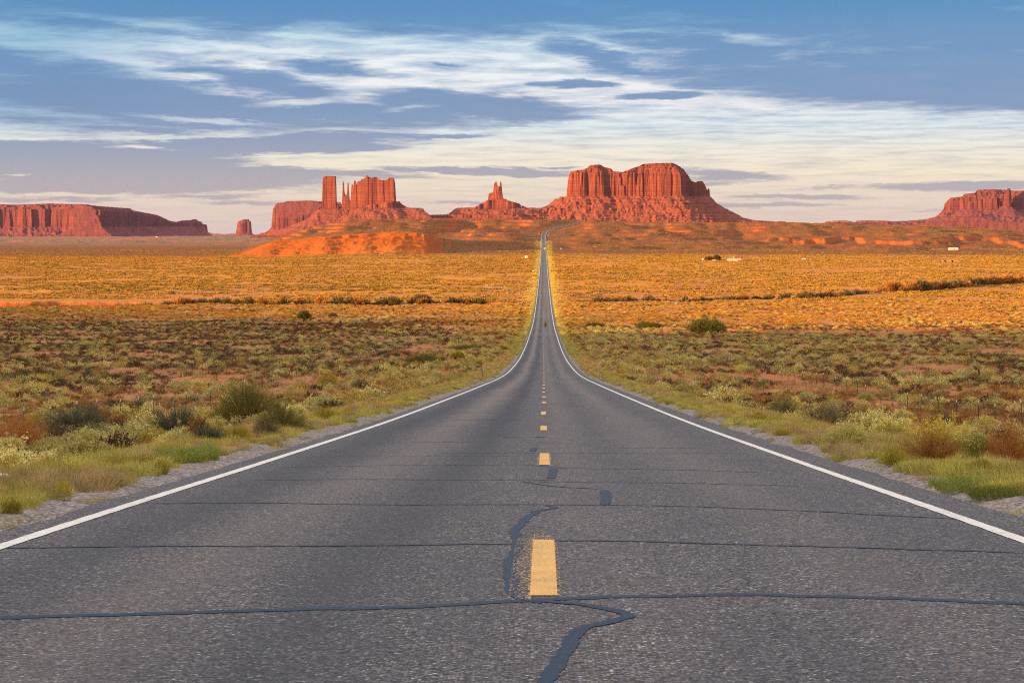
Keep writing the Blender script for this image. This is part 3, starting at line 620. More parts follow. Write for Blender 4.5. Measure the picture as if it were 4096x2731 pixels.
def butte(name, label, cat, D0, px0, px1, d0, d1, st, blocks, talus, mat, seed=0, group=None, base_y=1000, gul=8.0, step=9.0, tn=1.0):
    """a rock landform on a plan grid in photo-pixel units (one unit = D0/F metres) around distance D0.
       blocks: dict(poly, top=skyline [(px, y)], foot=[(px, y)], rim=[(px,y)] or None, wob, cap)
       talus:  dict(L=[(dist, y)], R=[...], Fr=[...]) slope heights by distance from the cliffs, as photo rows"""
    us = D0 / F
    xs = np.arange(px0, px1, st); ds = np.arange(d0, d1, st)
    PX, PD = np.meshgrid(xs, ds); sx, sy = PX + seed * 37.1, PD + seed * 11.7
    sdu = np.full(PX.shape, -1e9); tops = []; nearpx = PX.copy()
    for bl in blocks:
        wob = bl.get('wob', 1.0)
        sd = sdist(PX, PD, bl['poly'])
        fl = fbm(sx / 62, sy / 62, 3, 0.6) * 13 - 8.0 * ss(ridged(sx / 58, sy / 58, 2, 0.9), 0.70, 1.0) + fbm(sx / 16, sy / 16, 3, 0.5) * 3.0 + 1.0
        sd = sd + fl * wob
        tops.append((sd, bl)); sdu = np.maximum(sdu, sd)
    dist = np.maximum(-sdu, 0)
    pl = min(p[0] for bl in blocks for p in bl['poly'] if not bl.get('spur')); pr = max(p[0] for bl in blocks for p in bl['poly'] if not bl.get('spur'))
    fd = min(p[1] for bl in blocks for p in bl['poly'])
    lat = np.where(PX < pl, pl - PX, np.where(PX > pr, PX - pr, 0.0)); fr = np.maximum(dist ** 2 - lat ** 2, 0) ** 0.5
    wl = ss(lat / (dist + 1e-6), 0.35, 0.95)
    dw = dist + tn * (fbm(sx / 60, sy / 60, 2) * 9) * ss(dist, 2, 40)
    g = (ridged(sx / 34, sy / 130, 2, 0.35) - 0.45) * gul * ss(dist, 3, 35) * (1 - wl * 0.6)
    side = np.where(PX < (pl + pr) / 2, np.interp(dw, *zip(*talus['L'])), np.interp(dw, *zip(*talus['R'])))
    h = (1 - wl) * np.interp(dw, *zip(*talus['Fr'])) + wl * side
    h = VY - h
    h = h + g
    q = h + 3.0 * fbm(sx / 60, sy / 60, 2)
    q2 = terr(q, step, 0.10) - 3.0 * fbm(sx / 60, sy / 60, 2)
    amt = (0.10 + 0.9 * fbm(sx / 70 + 4, sy / 70, 2)) * ss(dist, 4, 14)
    h = h + np.clip(amt, 0, 1) * (q2 - h)
    h = h + fbm(sx / 8, sy / 8, 3) * 0.8 * ss(dist, 1, 6)
    for sd, bl in tops:
        foot = VY - np.interp(PX, *zip(*bl['foot'])); T = VY - np.interp(PX, *zip(*bl['top']))
        T = T + fbm(sx / 9, sy / 40, 2) * bl.get('tn', 1.0)
        w_ = bl.get('w', 6.0)
        rim = VY - np.interp(PX, *zip(*bl['rim'])) if bl.get('rim') else T
        w_ = w_ * (1 + 0.7 * np.clip(fbm(sx / 33 + 9, sy / 33, 2), -0.6, 1)) if w_ >= 6 else w_
        k = np.clip(sd / w_, 0, 1); k = np.clip(k + 0.22 * fbm(sx / 24 + 3, sy / 24, 2) * (k > 0.05) * (k < 0.95), 0, 1) if np.max(w_) >= 6 else k
        kk = np.interp(k, [0, .12, .30, .42, .62, .72, 1], [0, .40, .46, .78, .82, .97, 1]) if np.max(w_) > 4 else k
        base = np.maximum(foot, np.where(sd > 0, foot, h))
        hh = foot + (rim - foot) * kk
        if bl.get('rim'):
            c = np.maximum(sd - w_, 0) * bl.get('cap', 0.8)
            cc = rim + terr(c + 1.5 * fbm(sx / 20, sy / 20, 2), 8.0, 0.15) * ss(c, 0, 3)
            hh = np.where(sd > w_, np.minimum(T, cc), hh)
        h = np.where(sd > 0, np.maximum(h, hh), h)
    if D0 > 0:
        X_ = (PX - VX) / F * (D0 + PD * us); Y_ = D0 + PD * us; Z_ = ZC + h * us
    skirt = (VY - base_y) + np.maximum(PD - d0 - 6, 0) * 1.6 + fbm(sx / 30, sy / 30, 3) * 4
    Z_ = np.minimum(Z_, ZC + skirt * us)
    zmin = ZC + (VY - base_y) * us
    Z_ = np.maximum(Z_, zmin)
    o = obj(name, mesh(name, np.stack([X_.ravel(), Y_.ravel(), Z_.ravel()], 1), gridfaces(len(ds), len(xs)), [mat], smooth=False))
    return tag(o, label, cat, group)

# the great mesa right of the road
butte("mesa", "biggest red sandstone mesa, flat topped with two humps, standing over the road's bend", "mesa", 7600, 2050, 3240, -330, 230, 1.8, [
    dict(poly=[(2268, -25), (2300, -62), (2380, -70), (2450, -52), (2540, -58), (2640, -80), (2722, -84), (2742, -50), (2755, 10), (2765, 60), (2770, 110), (2600, 130), (2400, 120), (2290, 70)], w=8.0, cap=1.0,
         top=[(2260, 700), (2275, 694), (2283, 686), (2330, 681), (2345, 676), (2362, 662), (2402, 660), (2418, 670), (2445, 676), (2455, 687), (2490, 690), (2505, 684), (2530, 674), (2560, 664), (2575, 656), (2640, 654), (2688, 653), (2706, 658), (2718, 664), (2735, 674), (2750, 684), (2760, 700), (2765, 716), (2772, 724)],
         rim=[(2260, 700), (2300, 691), (2350, 690), (2450, 694), (2500, 694), (2560, 690), (2640, 692), (2700, 697), (2735, 705), (2770, 728)],
         foot=[(2260, 790), (2400, 783), (2560, 785), (2735, 785), (2800, 790)]),
    dict(poly=[(2735, 25), (2775, 30), (2838, 50), (2842, 92), (2800, 110), (2740, 100)], w=6.0, wob=0.6, tn=0.3,
         top=[(2735, 715), (2765, 722), (2782, 728), (2795, 723), (2810, 723), (2818, 735), (2826, 752), (2829, 760), (2833, 752), (2838, 752), (2841, 796)],
         foot=[(2735, 785), (2840, 797)]),
    ], dict(L=[(0, 787), (28, 795), (60, 815), (80, 826), (120, 834), (160, 832), (220, 836)], R=[(0, 797), (30, 818), (55, 832), (95, 852), (135, 872), (165, 880), (260, 888), (420, 893)],
            Fr=[(0, 784), (30, 800), (60, 820), (100, 850), (150, 882), (200, 905), (300, 935)]), M_rock, 1, gul=10, step=12)

# castle-like butte with its pillar and spires
butte("butte", "castle-like red butte of broken spires with tall square pillar at its side", "butte", 7800, 1000, 2080, -330, 200, 1.6, [
    dict(poly=[(1288, -12), (1345, -14), (1350, 14), (1290, 16)], w=3.0, wob=0.25, tn=0.3,
         top=[(1286, 720), (1294, 710), (1302, 705), (1345, 705), (1348, 712)], foot=[(1280, 835), (1350, 832)]),
    dict(poly=[(1366, -7), (1379, -8), (1384, 6), (1367, 7)], w=3.0, wob=0.15, tn=0.0,
         top=[(1366, 760), (1368, 728), (1371, 724), (1375, 728), (1378, 742), (1384, 758)], foot=[(1360, 822), (1400, 822)]),
    dict(poly=[(1387, -6), (1397, -6), (1398, 6), (1387, 6)], w=2.5, wob=0.12, tn=0.0,
         top=[(1385, 760), (1388, 735), (1392, 731), (1397, 733), (1398, 760)], foot=[(1380, 822), (1400, 822)]),
    dict(poly=[(1368, -9), (1402, -9), (1404, 9), (1368, 9)], w=5.0, wob=0.2, tn=2.0, top=[(1366, 770), (1385, 778), (1400, 800)], foot=[(1360, 825), (1404, 825)]),
    dict(poly=[(1404, -10), (1440, -22), (1480, -26), (1520, -26), (1560, -22), (1580, -24), (1584, 14), (1500, 24), (1408, 16)], w=3.5, wob=0.45, tn=0.0,
         top=[(1402, 745), (1405, 740), (1411, 738), (1413, 748), (1416, 725), (1420, 720), (1424, 728), (1427, 742), (1430, 726), (1436, 725), (1440, 726), (1446, 718), (1462, 714), (1463, 703), (1470, 702),
              (1477, 710), (1484, 710), (1487, 716), (1492, 709), (1508, 709), (1514, 718), (1528, 721), (1546, 720), (1550, 718), (1556, 712), (1572, 711), (1577, 716), (1581, 735), (1584, 790)],
         foot=[(1400, 822), (1440, 818), (1500, 815), (1560, 800), (1590, 800)]),
    dict(poly=[(1440, -60), (1500, -66), (1570, -58), (1600, -30), (1600, 20), (1440, 20)], w=6, wob=0.8, tn=1.0, top=[(1430, 824), (1500, 818), (1560, 808), (1600, 806)], foot=[(1430, 838), (1600, 832)]),
    dict(poly=[(1600, -30), (1663, -34), (1690, -20), (1690, 15), (1600, 20)], w=6, wob=0.5, tn=0.6, top=[(1596, 808), (1612, 820), (1630, 830), (1663, 836), (1666, 846), (1678, 856), (1690, 861)], foot=[(1590, 842), (1690, 872)]),
    dict(poly=[(1680, -30), (1900, -22), (2060, -30), (2060, 15), (1680, 15)], w=6, wob=0.6, tn=1.0, spur=True, top=[(1680, 861), (1800, 858), (2060, 862)], foot=[(1680, 880), (2060, 880)]),
    ], dict(L=[(0, 832), (25, 850), (50, 872), (90, 890), (140, 908), (200, 928), (250, 944)], R=[(0, 872), (60, 880), (200, 890), (400, 900)],
            Fr=[(0, 832), (30, 846), (60, 860), (100, 880), (160, 905), (300, 940)]), M_rock, 2, gul=7, step=8)

# twin-spired butte in the saddle
butte("butte", "small twin-spired red butte between the castle-like butte and the great mesa", "butte", 8000, 1640, 2360, -250, 160, 1.6, [
    dict(poly=[(1952, -10), (1990, -14), (2012, -12), (2014, 10), (1955, 10)], w=5.0, wob=0.3, tn=0.5,
         top=[(1950, 778), (1955, 773), (1965, 772), (1972, 768), (1980, 750), (1990, 745), (2000, 748), (2010, 765), (2014, 790)], foot=[(1945, 802), (2020, 792)]),
    dict(poly=[(1972, -9), (1990, -10), (1992, 8), (1974, 8)], w=3.0, wob=0.1, tn=0.0, top=[(1971, 765), (1974, 745), (1977, 735), (1981, 728), (1987, 727), (1990, 742), (1993, 765)], foot=[(1970, 790), (2000, 790)]),
    dict(poly=[(1996, -6), (2010, -7), (2011, 6), (1996, 6)], w=2.5, wob=0.1, tn=0.0, top=[(1995, 768), (1998, 745), (1999, 728), (2003, 726), (2006, 730), (2008, 752), (2011, 770)], foot=[(1990, 790), (2014, 790)]),
    dict(poly=[(1818, -40), (1900, -50), (1990, -55), (2060, -50), (2085, -30), (2085, 30), (1818, 30)], w=6, wob=0.8, tn=0.8, top=[(1815, 838), (1830, 832), (1900, 830), (1925, 815), (1950, 802), (2020, 796), (2040, 806), (2083, 816), (2088, 830)], foot=[(1815, 856), (2000, 835), (2090, 840)]),
    ], dict(L=[(0, 856), (20, 860), (60, 866), (200, 872)], R=[(0, 822), (25, 832), (60, 842), (90, 838), (200, 850)],
            Fr=[(0, 836), (30, 848), (60, 862), (110, 890), (200, 925)]), M_rock, 3, gul=7, step=9)

# flat mesa behind the castle-like butte
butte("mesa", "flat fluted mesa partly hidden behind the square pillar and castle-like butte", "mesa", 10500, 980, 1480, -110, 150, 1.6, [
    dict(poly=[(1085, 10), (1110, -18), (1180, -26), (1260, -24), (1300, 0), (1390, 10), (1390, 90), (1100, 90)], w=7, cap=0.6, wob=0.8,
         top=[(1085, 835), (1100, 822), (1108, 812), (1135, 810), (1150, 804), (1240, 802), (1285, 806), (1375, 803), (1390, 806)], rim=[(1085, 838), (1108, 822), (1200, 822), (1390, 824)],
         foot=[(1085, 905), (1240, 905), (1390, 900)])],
    dict(L=[(0, 912), (20, 925), (45, 940), (90, 948)], R=[(0, 905), (100, 930)], Fr=[(0, 908), (30, 928), (60, 945), (120, 960)]), M_rockhaze, 4, gul=4, step=7)

# long mesa at the far left: lit wall, then the wall that turns away
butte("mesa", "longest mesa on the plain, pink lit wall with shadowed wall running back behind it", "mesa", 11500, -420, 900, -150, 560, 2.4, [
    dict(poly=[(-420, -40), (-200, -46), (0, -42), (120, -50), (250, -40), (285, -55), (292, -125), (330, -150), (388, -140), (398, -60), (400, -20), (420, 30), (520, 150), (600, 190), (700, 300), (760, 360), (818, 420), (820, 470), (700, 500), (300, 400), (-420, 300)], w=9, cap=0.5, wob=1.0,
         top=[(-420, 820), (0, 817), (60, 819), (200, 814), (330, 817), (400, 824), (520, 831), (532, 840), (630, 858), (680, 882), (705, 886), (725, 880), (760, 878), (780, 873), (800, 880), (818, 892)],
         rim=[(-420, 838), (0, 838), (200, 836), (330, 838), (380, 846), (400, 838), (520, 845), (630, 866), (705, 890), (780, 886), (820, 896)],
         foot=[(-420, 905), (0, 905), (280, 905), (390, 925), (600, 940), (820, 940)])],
    dict(L=[(0, 905), (40, 930), (90, 955)], R=[(0, 940), (15, 944), (60, 952)], Fr=[(0, 905), (25, 922), (50, 940), (80, 955), (130, 965)]), M_rockhaze, 5, gul=9, step=8, base_y=975)

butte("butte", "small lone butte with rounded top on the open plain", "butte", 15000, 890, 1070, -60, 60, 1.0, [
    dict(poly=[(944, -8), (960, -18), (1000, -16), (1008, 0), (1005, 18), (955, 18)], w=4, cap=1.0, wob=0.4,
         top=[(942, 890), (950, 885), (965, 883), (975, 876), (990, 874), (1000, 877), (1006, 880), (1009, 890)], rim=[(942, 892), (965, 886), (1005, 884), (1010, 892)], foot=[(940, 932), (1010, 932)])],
    dict(L=[(0, 934), (10, 944), (30, 949)], R=[(0, 932), (14, 944), (40, 949)], Fr=[(0, 932), (15, 944), (40, 950)]), M_rockhaze, 6, gul=2, step=6, base_y=955)

# the mesa at the right edge with a leaning pinnacle and red cones before it
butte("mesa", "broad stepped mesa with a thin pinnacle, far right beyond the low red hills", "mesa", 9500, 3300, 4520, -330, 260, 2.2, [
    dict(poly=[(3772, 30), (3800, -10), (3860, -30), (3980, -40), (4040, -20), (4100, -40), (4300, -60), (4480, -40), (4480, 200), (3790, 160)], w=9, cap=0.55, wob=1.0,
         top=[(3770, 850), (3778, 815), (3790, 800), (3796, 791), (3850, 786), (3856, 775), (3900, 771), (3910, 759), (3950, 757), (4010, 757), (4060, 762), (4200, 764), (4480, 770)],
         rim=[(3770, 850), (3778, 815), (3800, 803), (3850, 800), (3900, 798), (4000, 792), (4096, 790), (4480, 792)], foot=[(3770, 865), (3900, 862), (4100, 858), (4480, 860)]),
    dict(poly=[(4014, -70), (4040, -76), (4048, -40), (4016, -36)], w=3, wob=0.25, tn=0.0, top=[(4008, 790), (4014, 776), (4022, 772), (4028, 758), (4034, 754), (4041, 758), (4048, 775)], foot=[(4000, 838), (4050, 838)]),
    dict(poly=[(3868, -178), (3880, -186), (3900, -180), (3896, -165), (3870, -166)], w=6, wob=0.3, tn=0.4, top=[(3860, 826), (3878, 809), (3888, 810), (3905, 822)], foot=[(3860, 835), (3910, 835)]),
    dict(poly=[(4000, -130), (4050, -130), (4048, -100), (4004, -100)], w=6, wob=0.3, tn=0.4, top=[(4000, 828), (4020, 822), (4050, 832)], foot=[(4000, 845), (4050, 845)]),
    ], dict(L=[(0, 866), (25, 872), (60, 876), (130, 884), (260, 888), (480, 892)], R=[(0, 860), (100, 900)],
            Fr=[(0, 838), (30, 852), (60, 868), (90, 872), (120, 884), (180, 895), (300, 930)]), M_rockhaze, 7, gul=8, step=10, base_y=960)

# low red hills on the skyline
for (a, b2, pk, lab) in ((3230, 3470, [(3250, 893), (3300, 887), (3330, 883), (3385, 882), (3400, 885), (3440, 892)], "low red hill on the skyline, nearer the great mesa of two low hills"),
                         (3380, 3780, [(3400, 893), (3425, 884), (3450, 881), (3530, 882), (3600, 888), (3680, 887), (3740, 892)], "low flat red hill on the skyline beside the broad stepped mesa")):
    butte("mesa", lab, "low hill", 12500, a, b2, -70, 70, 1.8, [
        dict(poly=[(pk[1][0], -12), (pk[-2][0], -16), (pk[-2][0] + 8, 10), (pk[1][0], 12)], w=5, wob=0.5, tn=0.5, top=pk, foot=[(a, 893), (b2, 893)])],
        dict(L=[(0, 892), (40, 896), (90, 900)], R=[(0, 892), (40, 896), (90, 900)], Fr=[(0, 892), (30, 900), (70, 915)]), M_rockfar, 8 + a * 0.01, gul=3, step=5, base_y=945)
# distant ridge between the buttes on the plain
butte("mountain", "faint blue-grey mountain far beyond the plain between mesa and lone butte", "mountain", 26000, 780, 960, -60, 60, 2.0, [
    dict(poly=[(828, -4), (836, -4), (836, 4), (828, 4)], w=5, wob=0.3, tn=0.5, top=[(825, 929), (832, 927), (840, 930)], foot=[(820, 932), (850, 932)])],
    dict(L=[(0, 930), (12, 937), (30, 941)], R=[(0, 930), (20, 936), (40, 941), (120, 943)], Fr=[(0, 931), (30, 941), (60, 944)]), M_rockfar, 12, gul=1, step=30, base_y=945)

# ------------------------------------------------------------------ plants
def leafmat(name, ca, cb, trans=0.10, bv=(0.55, 1.4)):
    m = bpy.data.materials.new(name); m.use_nodes = True; t = NT(m.node_tree); b = t.n['Principled BSDF']
    oi = t.node('ShaderNodeObjectInfo'); b.inputs['Roughness'].default_value = 0.85; b.inputs['Specular IOR Level'].default_value = 0.15
    tc_ = t.node('ShaderNodeTexCoord')
    c = t.mix(oi.outputs['Random'], ca + (1,), cb + (1,))
    rr = t.math('FRACT', t.math('MULTIPLY', oi.outputs['Random'], 37.7)); br = t.mapr(rr, 0, 1, bv[0], bv[1])
    bc = t.node('ShaderNodeCombineColor'); [t.put(bc.inputs[q], br) for q in range(3)]
    c = t.mix(1.0, c, bc.outputs[0], 'MULTIPLY')
    n = t.noise(tc_.outputs['Object'], 7.0, 3, 0.7)
    c = t.mix(t.mapr(n, 0.35, 0.7, 0, 0.5), c, tuple(v * 0.62 for v in ca) + (1,))
    c = t.mix(1.0, c, oi.outputs['Color'], 'MULTIPLY')
    t.put(b.inputs['Base Color'], c)
    tr = t.node('ShaderNodeBsdfTranslucent'); t.put(tr.inputs[0], c)
    mx = t.node('ShaderNodeMixShader'); mx.inputs[0].default_value = trans
    t.l.new(b.outputs[0], mx.inputs[1]); t.l.new(tr.outputs[0], mx.inputs[2])
    t.l.new(mx.outputs[0], t.n['Material Output'].inputs[0])
    return m
L = dict(
    pale=leafmat("pale_green_leaves", (0.52, 0.47, 0.12), (0.66, 0.56, 0.17)),
    cream=leafmat("pale_yellow_flowers", (0.74, 0.66, 0.25), (0.72, 0.68, 0.32)),
    gold=leafmat("golden_flowers", (0.60, 0.42, 0.05), (0.52, 0.40, 0.07)),
    yellowgreen=leafmat("yellow_green_leaves", (0.42, 0.37, 0.035), (0.52, 0.42, 0.045)),
    sage=leafmat("grey_green_leaves", (0.20, 0.17, 0.07), (0.29, 0.25, 0.11)),
    dark=leafmat("dark_olive_twigs", (0.095, 0.06, 0.032), (0.145, 0.095, 0.045)),
    bluegreen=leafmat("blue_green_stems", (0.13, 0.15, 0.095), (0.18, 0.19, 0.12)),
    rust=leafmat("rust_brown_twigs", (0.33, 0.135, 0.035), (0.46, 0.22, 0.06)),
    straw=leafmat("straw_grass", (0.52, 0.36, 0.15), (0.64, 0.50, 0.26)),
    verge=leafmat("yellow_green_grass", (0.50, 0.46, 0.08), (0.70, 0.60, 0.18)),
    fresh=leafmat("fresh_green_leaves", (0.25, 0.30, 0.06), (0.34, 0.37, 0.08)),
    twig=leafmat("grey_brown_stems", (0.10, 0.075, 0.05), (0.14, 0.10, 0.07)),
    tama=leafmat("feathery_green_leaves", (0.18, 0.17, 0.035), (0.23, 0.20, 0.045)),
    fpale=leafmat("sun_gold_scrub_leaves", (0.46, 0.28, 0.045), (0.54, 0.28, 0.035), bv=(0.75, 1.2)),  # golden set for sunlit ground, the low sun's warmth put into the colour
    fcream=leafmat("sun_gold_scrub_heads", (0.56, 0.38, 0.09), (0.55, 0.42, 0.10), bv=(0.75, 1.2)),
    fstraw=leafmat("sun_orange_straw", (0.46, 0.19, 0.035), (0.52, 0.23, 0.05), bv=(0.75, 1.2)),
    tamadark=leafmat("dark_wash_leaves", (0.12, 0.11, 0.05), (0.17, 0.14, 0.06)),
)
def unit(v): return v / (np.linalg.norm(v, axis=1, keepdims=True) + 1e-9)
def tris(p, d, L_, W_, rs):
    """one slim triangle per leaf at p pointing along d"""
    q = rs.normal(size=p.shape); s = unit(np.cross(d, q)) * (np.reshape(W_, (-1, 1)) / 2)
    return np.stack([p - s, p + s, p + d * np.reshape(L_, (-1, 1))], 1).reshape(-1, 3)
def plant(seed, rx=0.5, h=0.7, nst=110, lps=14, ll=0.06, lw=0.010, fl=0, fs=0.02, lobes=0.25, s0=0.35, up=0.6, stw=0.008, flat=0.0, openness=0.0, base=0.15, spr=0.9):
    """a shrub: stems fan from the base to a lumpy dome, leaves along their outer part, flowers at the tips"""
    rs = np.random.RandomState(seed)
    a = rs.rand(nst) * 2 * np.pi; rr = np.sqrt(rs.rand(nst)) ** (1 - 0.4 * openness)
    lob = 1 + lobes * (np.sin(a * 2 + rs.rand() * 6) * 0.5 + np.sin(a * 3 + rs.rand() * 6) * 0.5 + np.sin(a * 5 + rs.rand() * 6) * 0.3) + lobes * 0.7 * rs.normal(size=nst) * 0.5
    ph = rr * np.pi / 2 * spr
    T = np.stack([np.sin(ph) * np.cos(a) * rx * lob, np.sin(ph) * np.sin(a) * rx * lob, (np.cos(ph) * (1 - flat) + flat * 0.8) * h * (0.80 + 0.2 * lob) * (0.85 + 0.25 * rs.rand(nst))], 1)
    B = np.stack([np.cos(a) * rx * base * rr, np.sin(a) * rx * base * rr, np.zeros(nst) - 0.02], 1)
    C = (B + T) / 2 + np.array([0, 0, 1.0]) * (0.10 * h) * (rr[:, None])
    def pt(i, s): s = s[:, None]; return B[i] * (1 - s) ** 2 + 2 * C[i] * s * (1 - s) + T[i] * s * s
    V, M = [], []
    i = np.arange(nst)
    for s_ in (0.0, 0.5):
        p, q = pt(i, np.full(nst, s_)), pt(i, np.full(nst, s_ + 0.5)); V.append(tris(p, unit(q - p), np.linalg.norm(q - p, axis=1) * 1.05, np.full(nst, stw), rs)); M.append(np.full(nst, 1))
    k = nst * lps; i = rs.randint(0, nst, k); s = s0 + (1 - s0) * rs.rand(k) ** 0.7
    p = pt(i, s) + rs.normal(size=(k, 3)) * 0.02 * rx * 2; d = unit(T[i] - B[i] + 1e-3); d = unit(d * up + rs.normal(size=(k, 3)) * 0.45 * (1.2 - up) + np.array([0, 0, 0.25]))
    p[:, 2] = np.maximum(p[:, 2], 0.01)
    V.append(tris(p, d, ll * (0.6 + 0.8 * rs.rand(k)), lw * (0.7 + 0.6 * rs.rand(k)), rs)); M.append(np.zeros(k, int))
    if fl:
        k = nst * fl; i = rs.randint(0, nst, k); p = T[i] + rs.normal(size=(k, 3)) * fs * 1.1; d = unit(rs.normal(size=(k, 3)) + np.array([0, 0, 0.4]))
        V.append(tris(p, d, np.full(k, fs), np.full(k, fs * 0.9), rs)); M.append(np.full(k, 2))
    return np.concatenate(V), np.concatenate(M)
def pmesh(name, V, M, mats):
    n = len(V) // 3; return mesh(name, V, np.arange(n * 3).reshape(n, 3), [L[m] for m in mats], M)
KINDS = {
    # name: (kwargs near, kwargs middle, (leaf, stem, flower) materials)
    'rabbitbrush': (dict(rx=0.62, h=0.72, nst=170, lps=16, ll=0.08, lw=0.016, fl=18, fs=0.028, lobes=0.45, s0=0.35, up=0.85), dict(rx=0.62, h=0.66, nst=60, lps=5, ll=0.13, lw=0.035, fl=4, fs=0.06, lobes=0.35), [('pale', 'twig', 'cream'), ('pale', 'twig', 'cream'), ('pale', 'pale', 'gold')]),
    'sagebrush': (dict(rx=0.60, h=0.55, nst=170, lps=22, ll=0.05, lw=0.022, lobes=0.5, s0=0.35, up=0.35), dict(rx=0.6, h=0.5, nst=50, lps=7, ll=0.09, lw=0.045, lobes=0.4, up=0.4), [('dark', 'twig', 'dark'), ('sage', 'twig', 'sage'), ('dark', 'dark', 'sage')]),
    'snakeweed': (dict(rx=0.42, h=0.36, nst=150, lps=14, ll=0.06, lw=0.010, fl=16, fs=0.018, lobes=0.2, s0=0.3, up=0.85), dict(rx=0.42, h=0.34, nst=40, lps=5, ll=0.1, lw=0.03, fl=4, fs=0.04, lobes=0.25), [('yellowgreen', 'yellowgreen', 'gold'), ('yellowgreen', 'twig', 'cream')]),
    'dry_bush': (dict(rx=0.55, h=0.55, nst=220, lps=16, ll=0.07, lw=0.010, lobes=0.3, s0=0.3, up=0.35, stw=0.009), dict(rx=0.55, h=0.5, nst=60, lps=5, ll=0.12, lw=0.025, lobes=0.3, up=0.5), [('rust', 'rust', 'rust'), ('rust', 'twig', 'rust'), ('straw', 'rust', 'straw')]),
}
NEAR, MID = {}, {}
for ki, (kn, (kw, kw2, ms)) in enumerate(KINDS.items()):
    NEAR[kn] = []; MID[kn] = []
    for v in range(4):
        mm = ms[v % len(ms)]
        NEAR[kn].append(pmesh(kn, *plant(100 * ki + v, **kw), mm)); MID[kn].append(pmesh(kn, *plant(100 * ki + 50 + v, **kw2), mm))
def grassmesh(seed, n, h, r, w, leafn, lean=0.35, name="grass"):
    rs = np.random.RandomState(seed)
    a = rs.rand(n) * 6.283; rr = r * np.sqrt(rs.rand(n)); p = np.stack([rr * np.cos(a), rr * np.sin(a), np.full(n, -0.02)], 1)
    d = unit(np.stack([np.cos(a) * lean * rr / r + rs.normal(size=n) * 0.18, np.sin(a) * lean * rr / r + rs.normal(size=n) * 0.18, np.ones(n)], 1))
    hh = h * (0.45 + 0.75 * rs.rand(n)) * (1 - 0.35 * (rr / r) ** 2); mid = p + d * hh[:, None] * 0.55
    d2 = unit(d + np.stack([np.cos(a), np.sin(a), -0.2 * np.ones(n)], 1) * 0.28 * rs.rand(n)[:, None])
    V = [tris(p, d, hh * 0.75, np.full(n, w), rs), tris(mid, d2, hh * 0.6, np.full(n, w * 0.7), rs)]
    V = np.concatenate(V); return pmesh(name, V, np.zeros(len(V) // 3, int), [leafn])
def patchmesh(seed, n, R, mix_, name="scrub"):
    """several low shrubs in one clump, for the distant flats"""
    rs = np.random.RandomState(seed); Vs, Ms = [], []; names = ['fpale', 'fcream', 'yellowgreen', 'dark', 'fstraw', 'rust', 'gold', 'sage']
    for j in range(n):
        V, M = plant(seed * 31 + j, rx=0.55 + 0.25 * rs.rand(), h=0.55 + 0.3 * rs.rand(), nst=9, lps=4, ll=0.30, lw=0.20, stw=0.03, lobes=0.4, s0=0.3, up=0.5)
        a, r_ = rs.rand() * 6.28, R * np.sqrt(rs.rand()); V = V + np.array([r_ * np.cos(a), r_ * np.sin(a) * 1.0, 0])
        c = rs.choice(len(names), p=mix_); c2 = rs.choice(len(names), p=mix_) if rs.rand() < 0.4 else c
        Vs.append(V); Ms.append(np.where(rs.rand(len(M)) < 0.75, c, c2))
    return pmesh(name, np.concatenate(Vs), np.concatenate(Ms), names)
MIDG = [pmesh('scrub', *plant(3000 + i, rx=0.62, h=0.55, nst=45, lps=5, ll=0.14, lw=0.05, fl=3, fs=0.07, lobes=0.4), mm_) for i, mm_ in enumerate((('fpale', 'twig', 'fcream'), ('fpale', 'twig', 'fcream'), ('pale', 'twig', 'fcream'), ('fstraw', 'rust', 'fstraw'), ('dark', 'twig', 'dark'), ('rust', 'twig', 'fstraw')))]
G_verge = [grassmesh(1, 170, 0.26, 0.20, 0.010, 'verge'), grassmesh(2, 150, 0.22, 0.24, 0.010, 'verge'), grassmesh(3, 150, 0.28, 0.20, 0.010, 'straw'), grassmesh(4, 120, 0.16, 0.28, 0.008, 'fresh', 0.8)]
G_dry = [grassmesh(5, 120, 0.30, 0.26, 0.014, 'straw', 0.5), grassmesh(6, 120, 0.34, 0.30, 0.014, 'rust', 0.5), grassmesh(7, 100, 0.25, 0.26, 0.014, 'straw', 0.6), grassmesh(8, 110, 0.36, 0.26, 0.013, 'rust', 0.4)]
G_dryf = [grassmesh(15, 40, 0.36, 0.55, 0.03, 'straw', 0.5), grassmesh(16, 40, 0.42, 0.6, 0.03, 'rust', 0.5), grassmesh(17, 40, 0.3, 0.55, 0.03, 'straw', 0.6)]
PM = [patchmesh(20 + i, 11, 2.6, mx) for i, mx in enumerate(([.42, .18, .12, .06, .12, .04, .04, .02], [.34, .16, .2, .1, .1, .04, .04, .02], [.22, .1, .16, .16, .2, .1, .02, .04], [.1, .04, .1, .34, .12, .16, 0, .14]))]

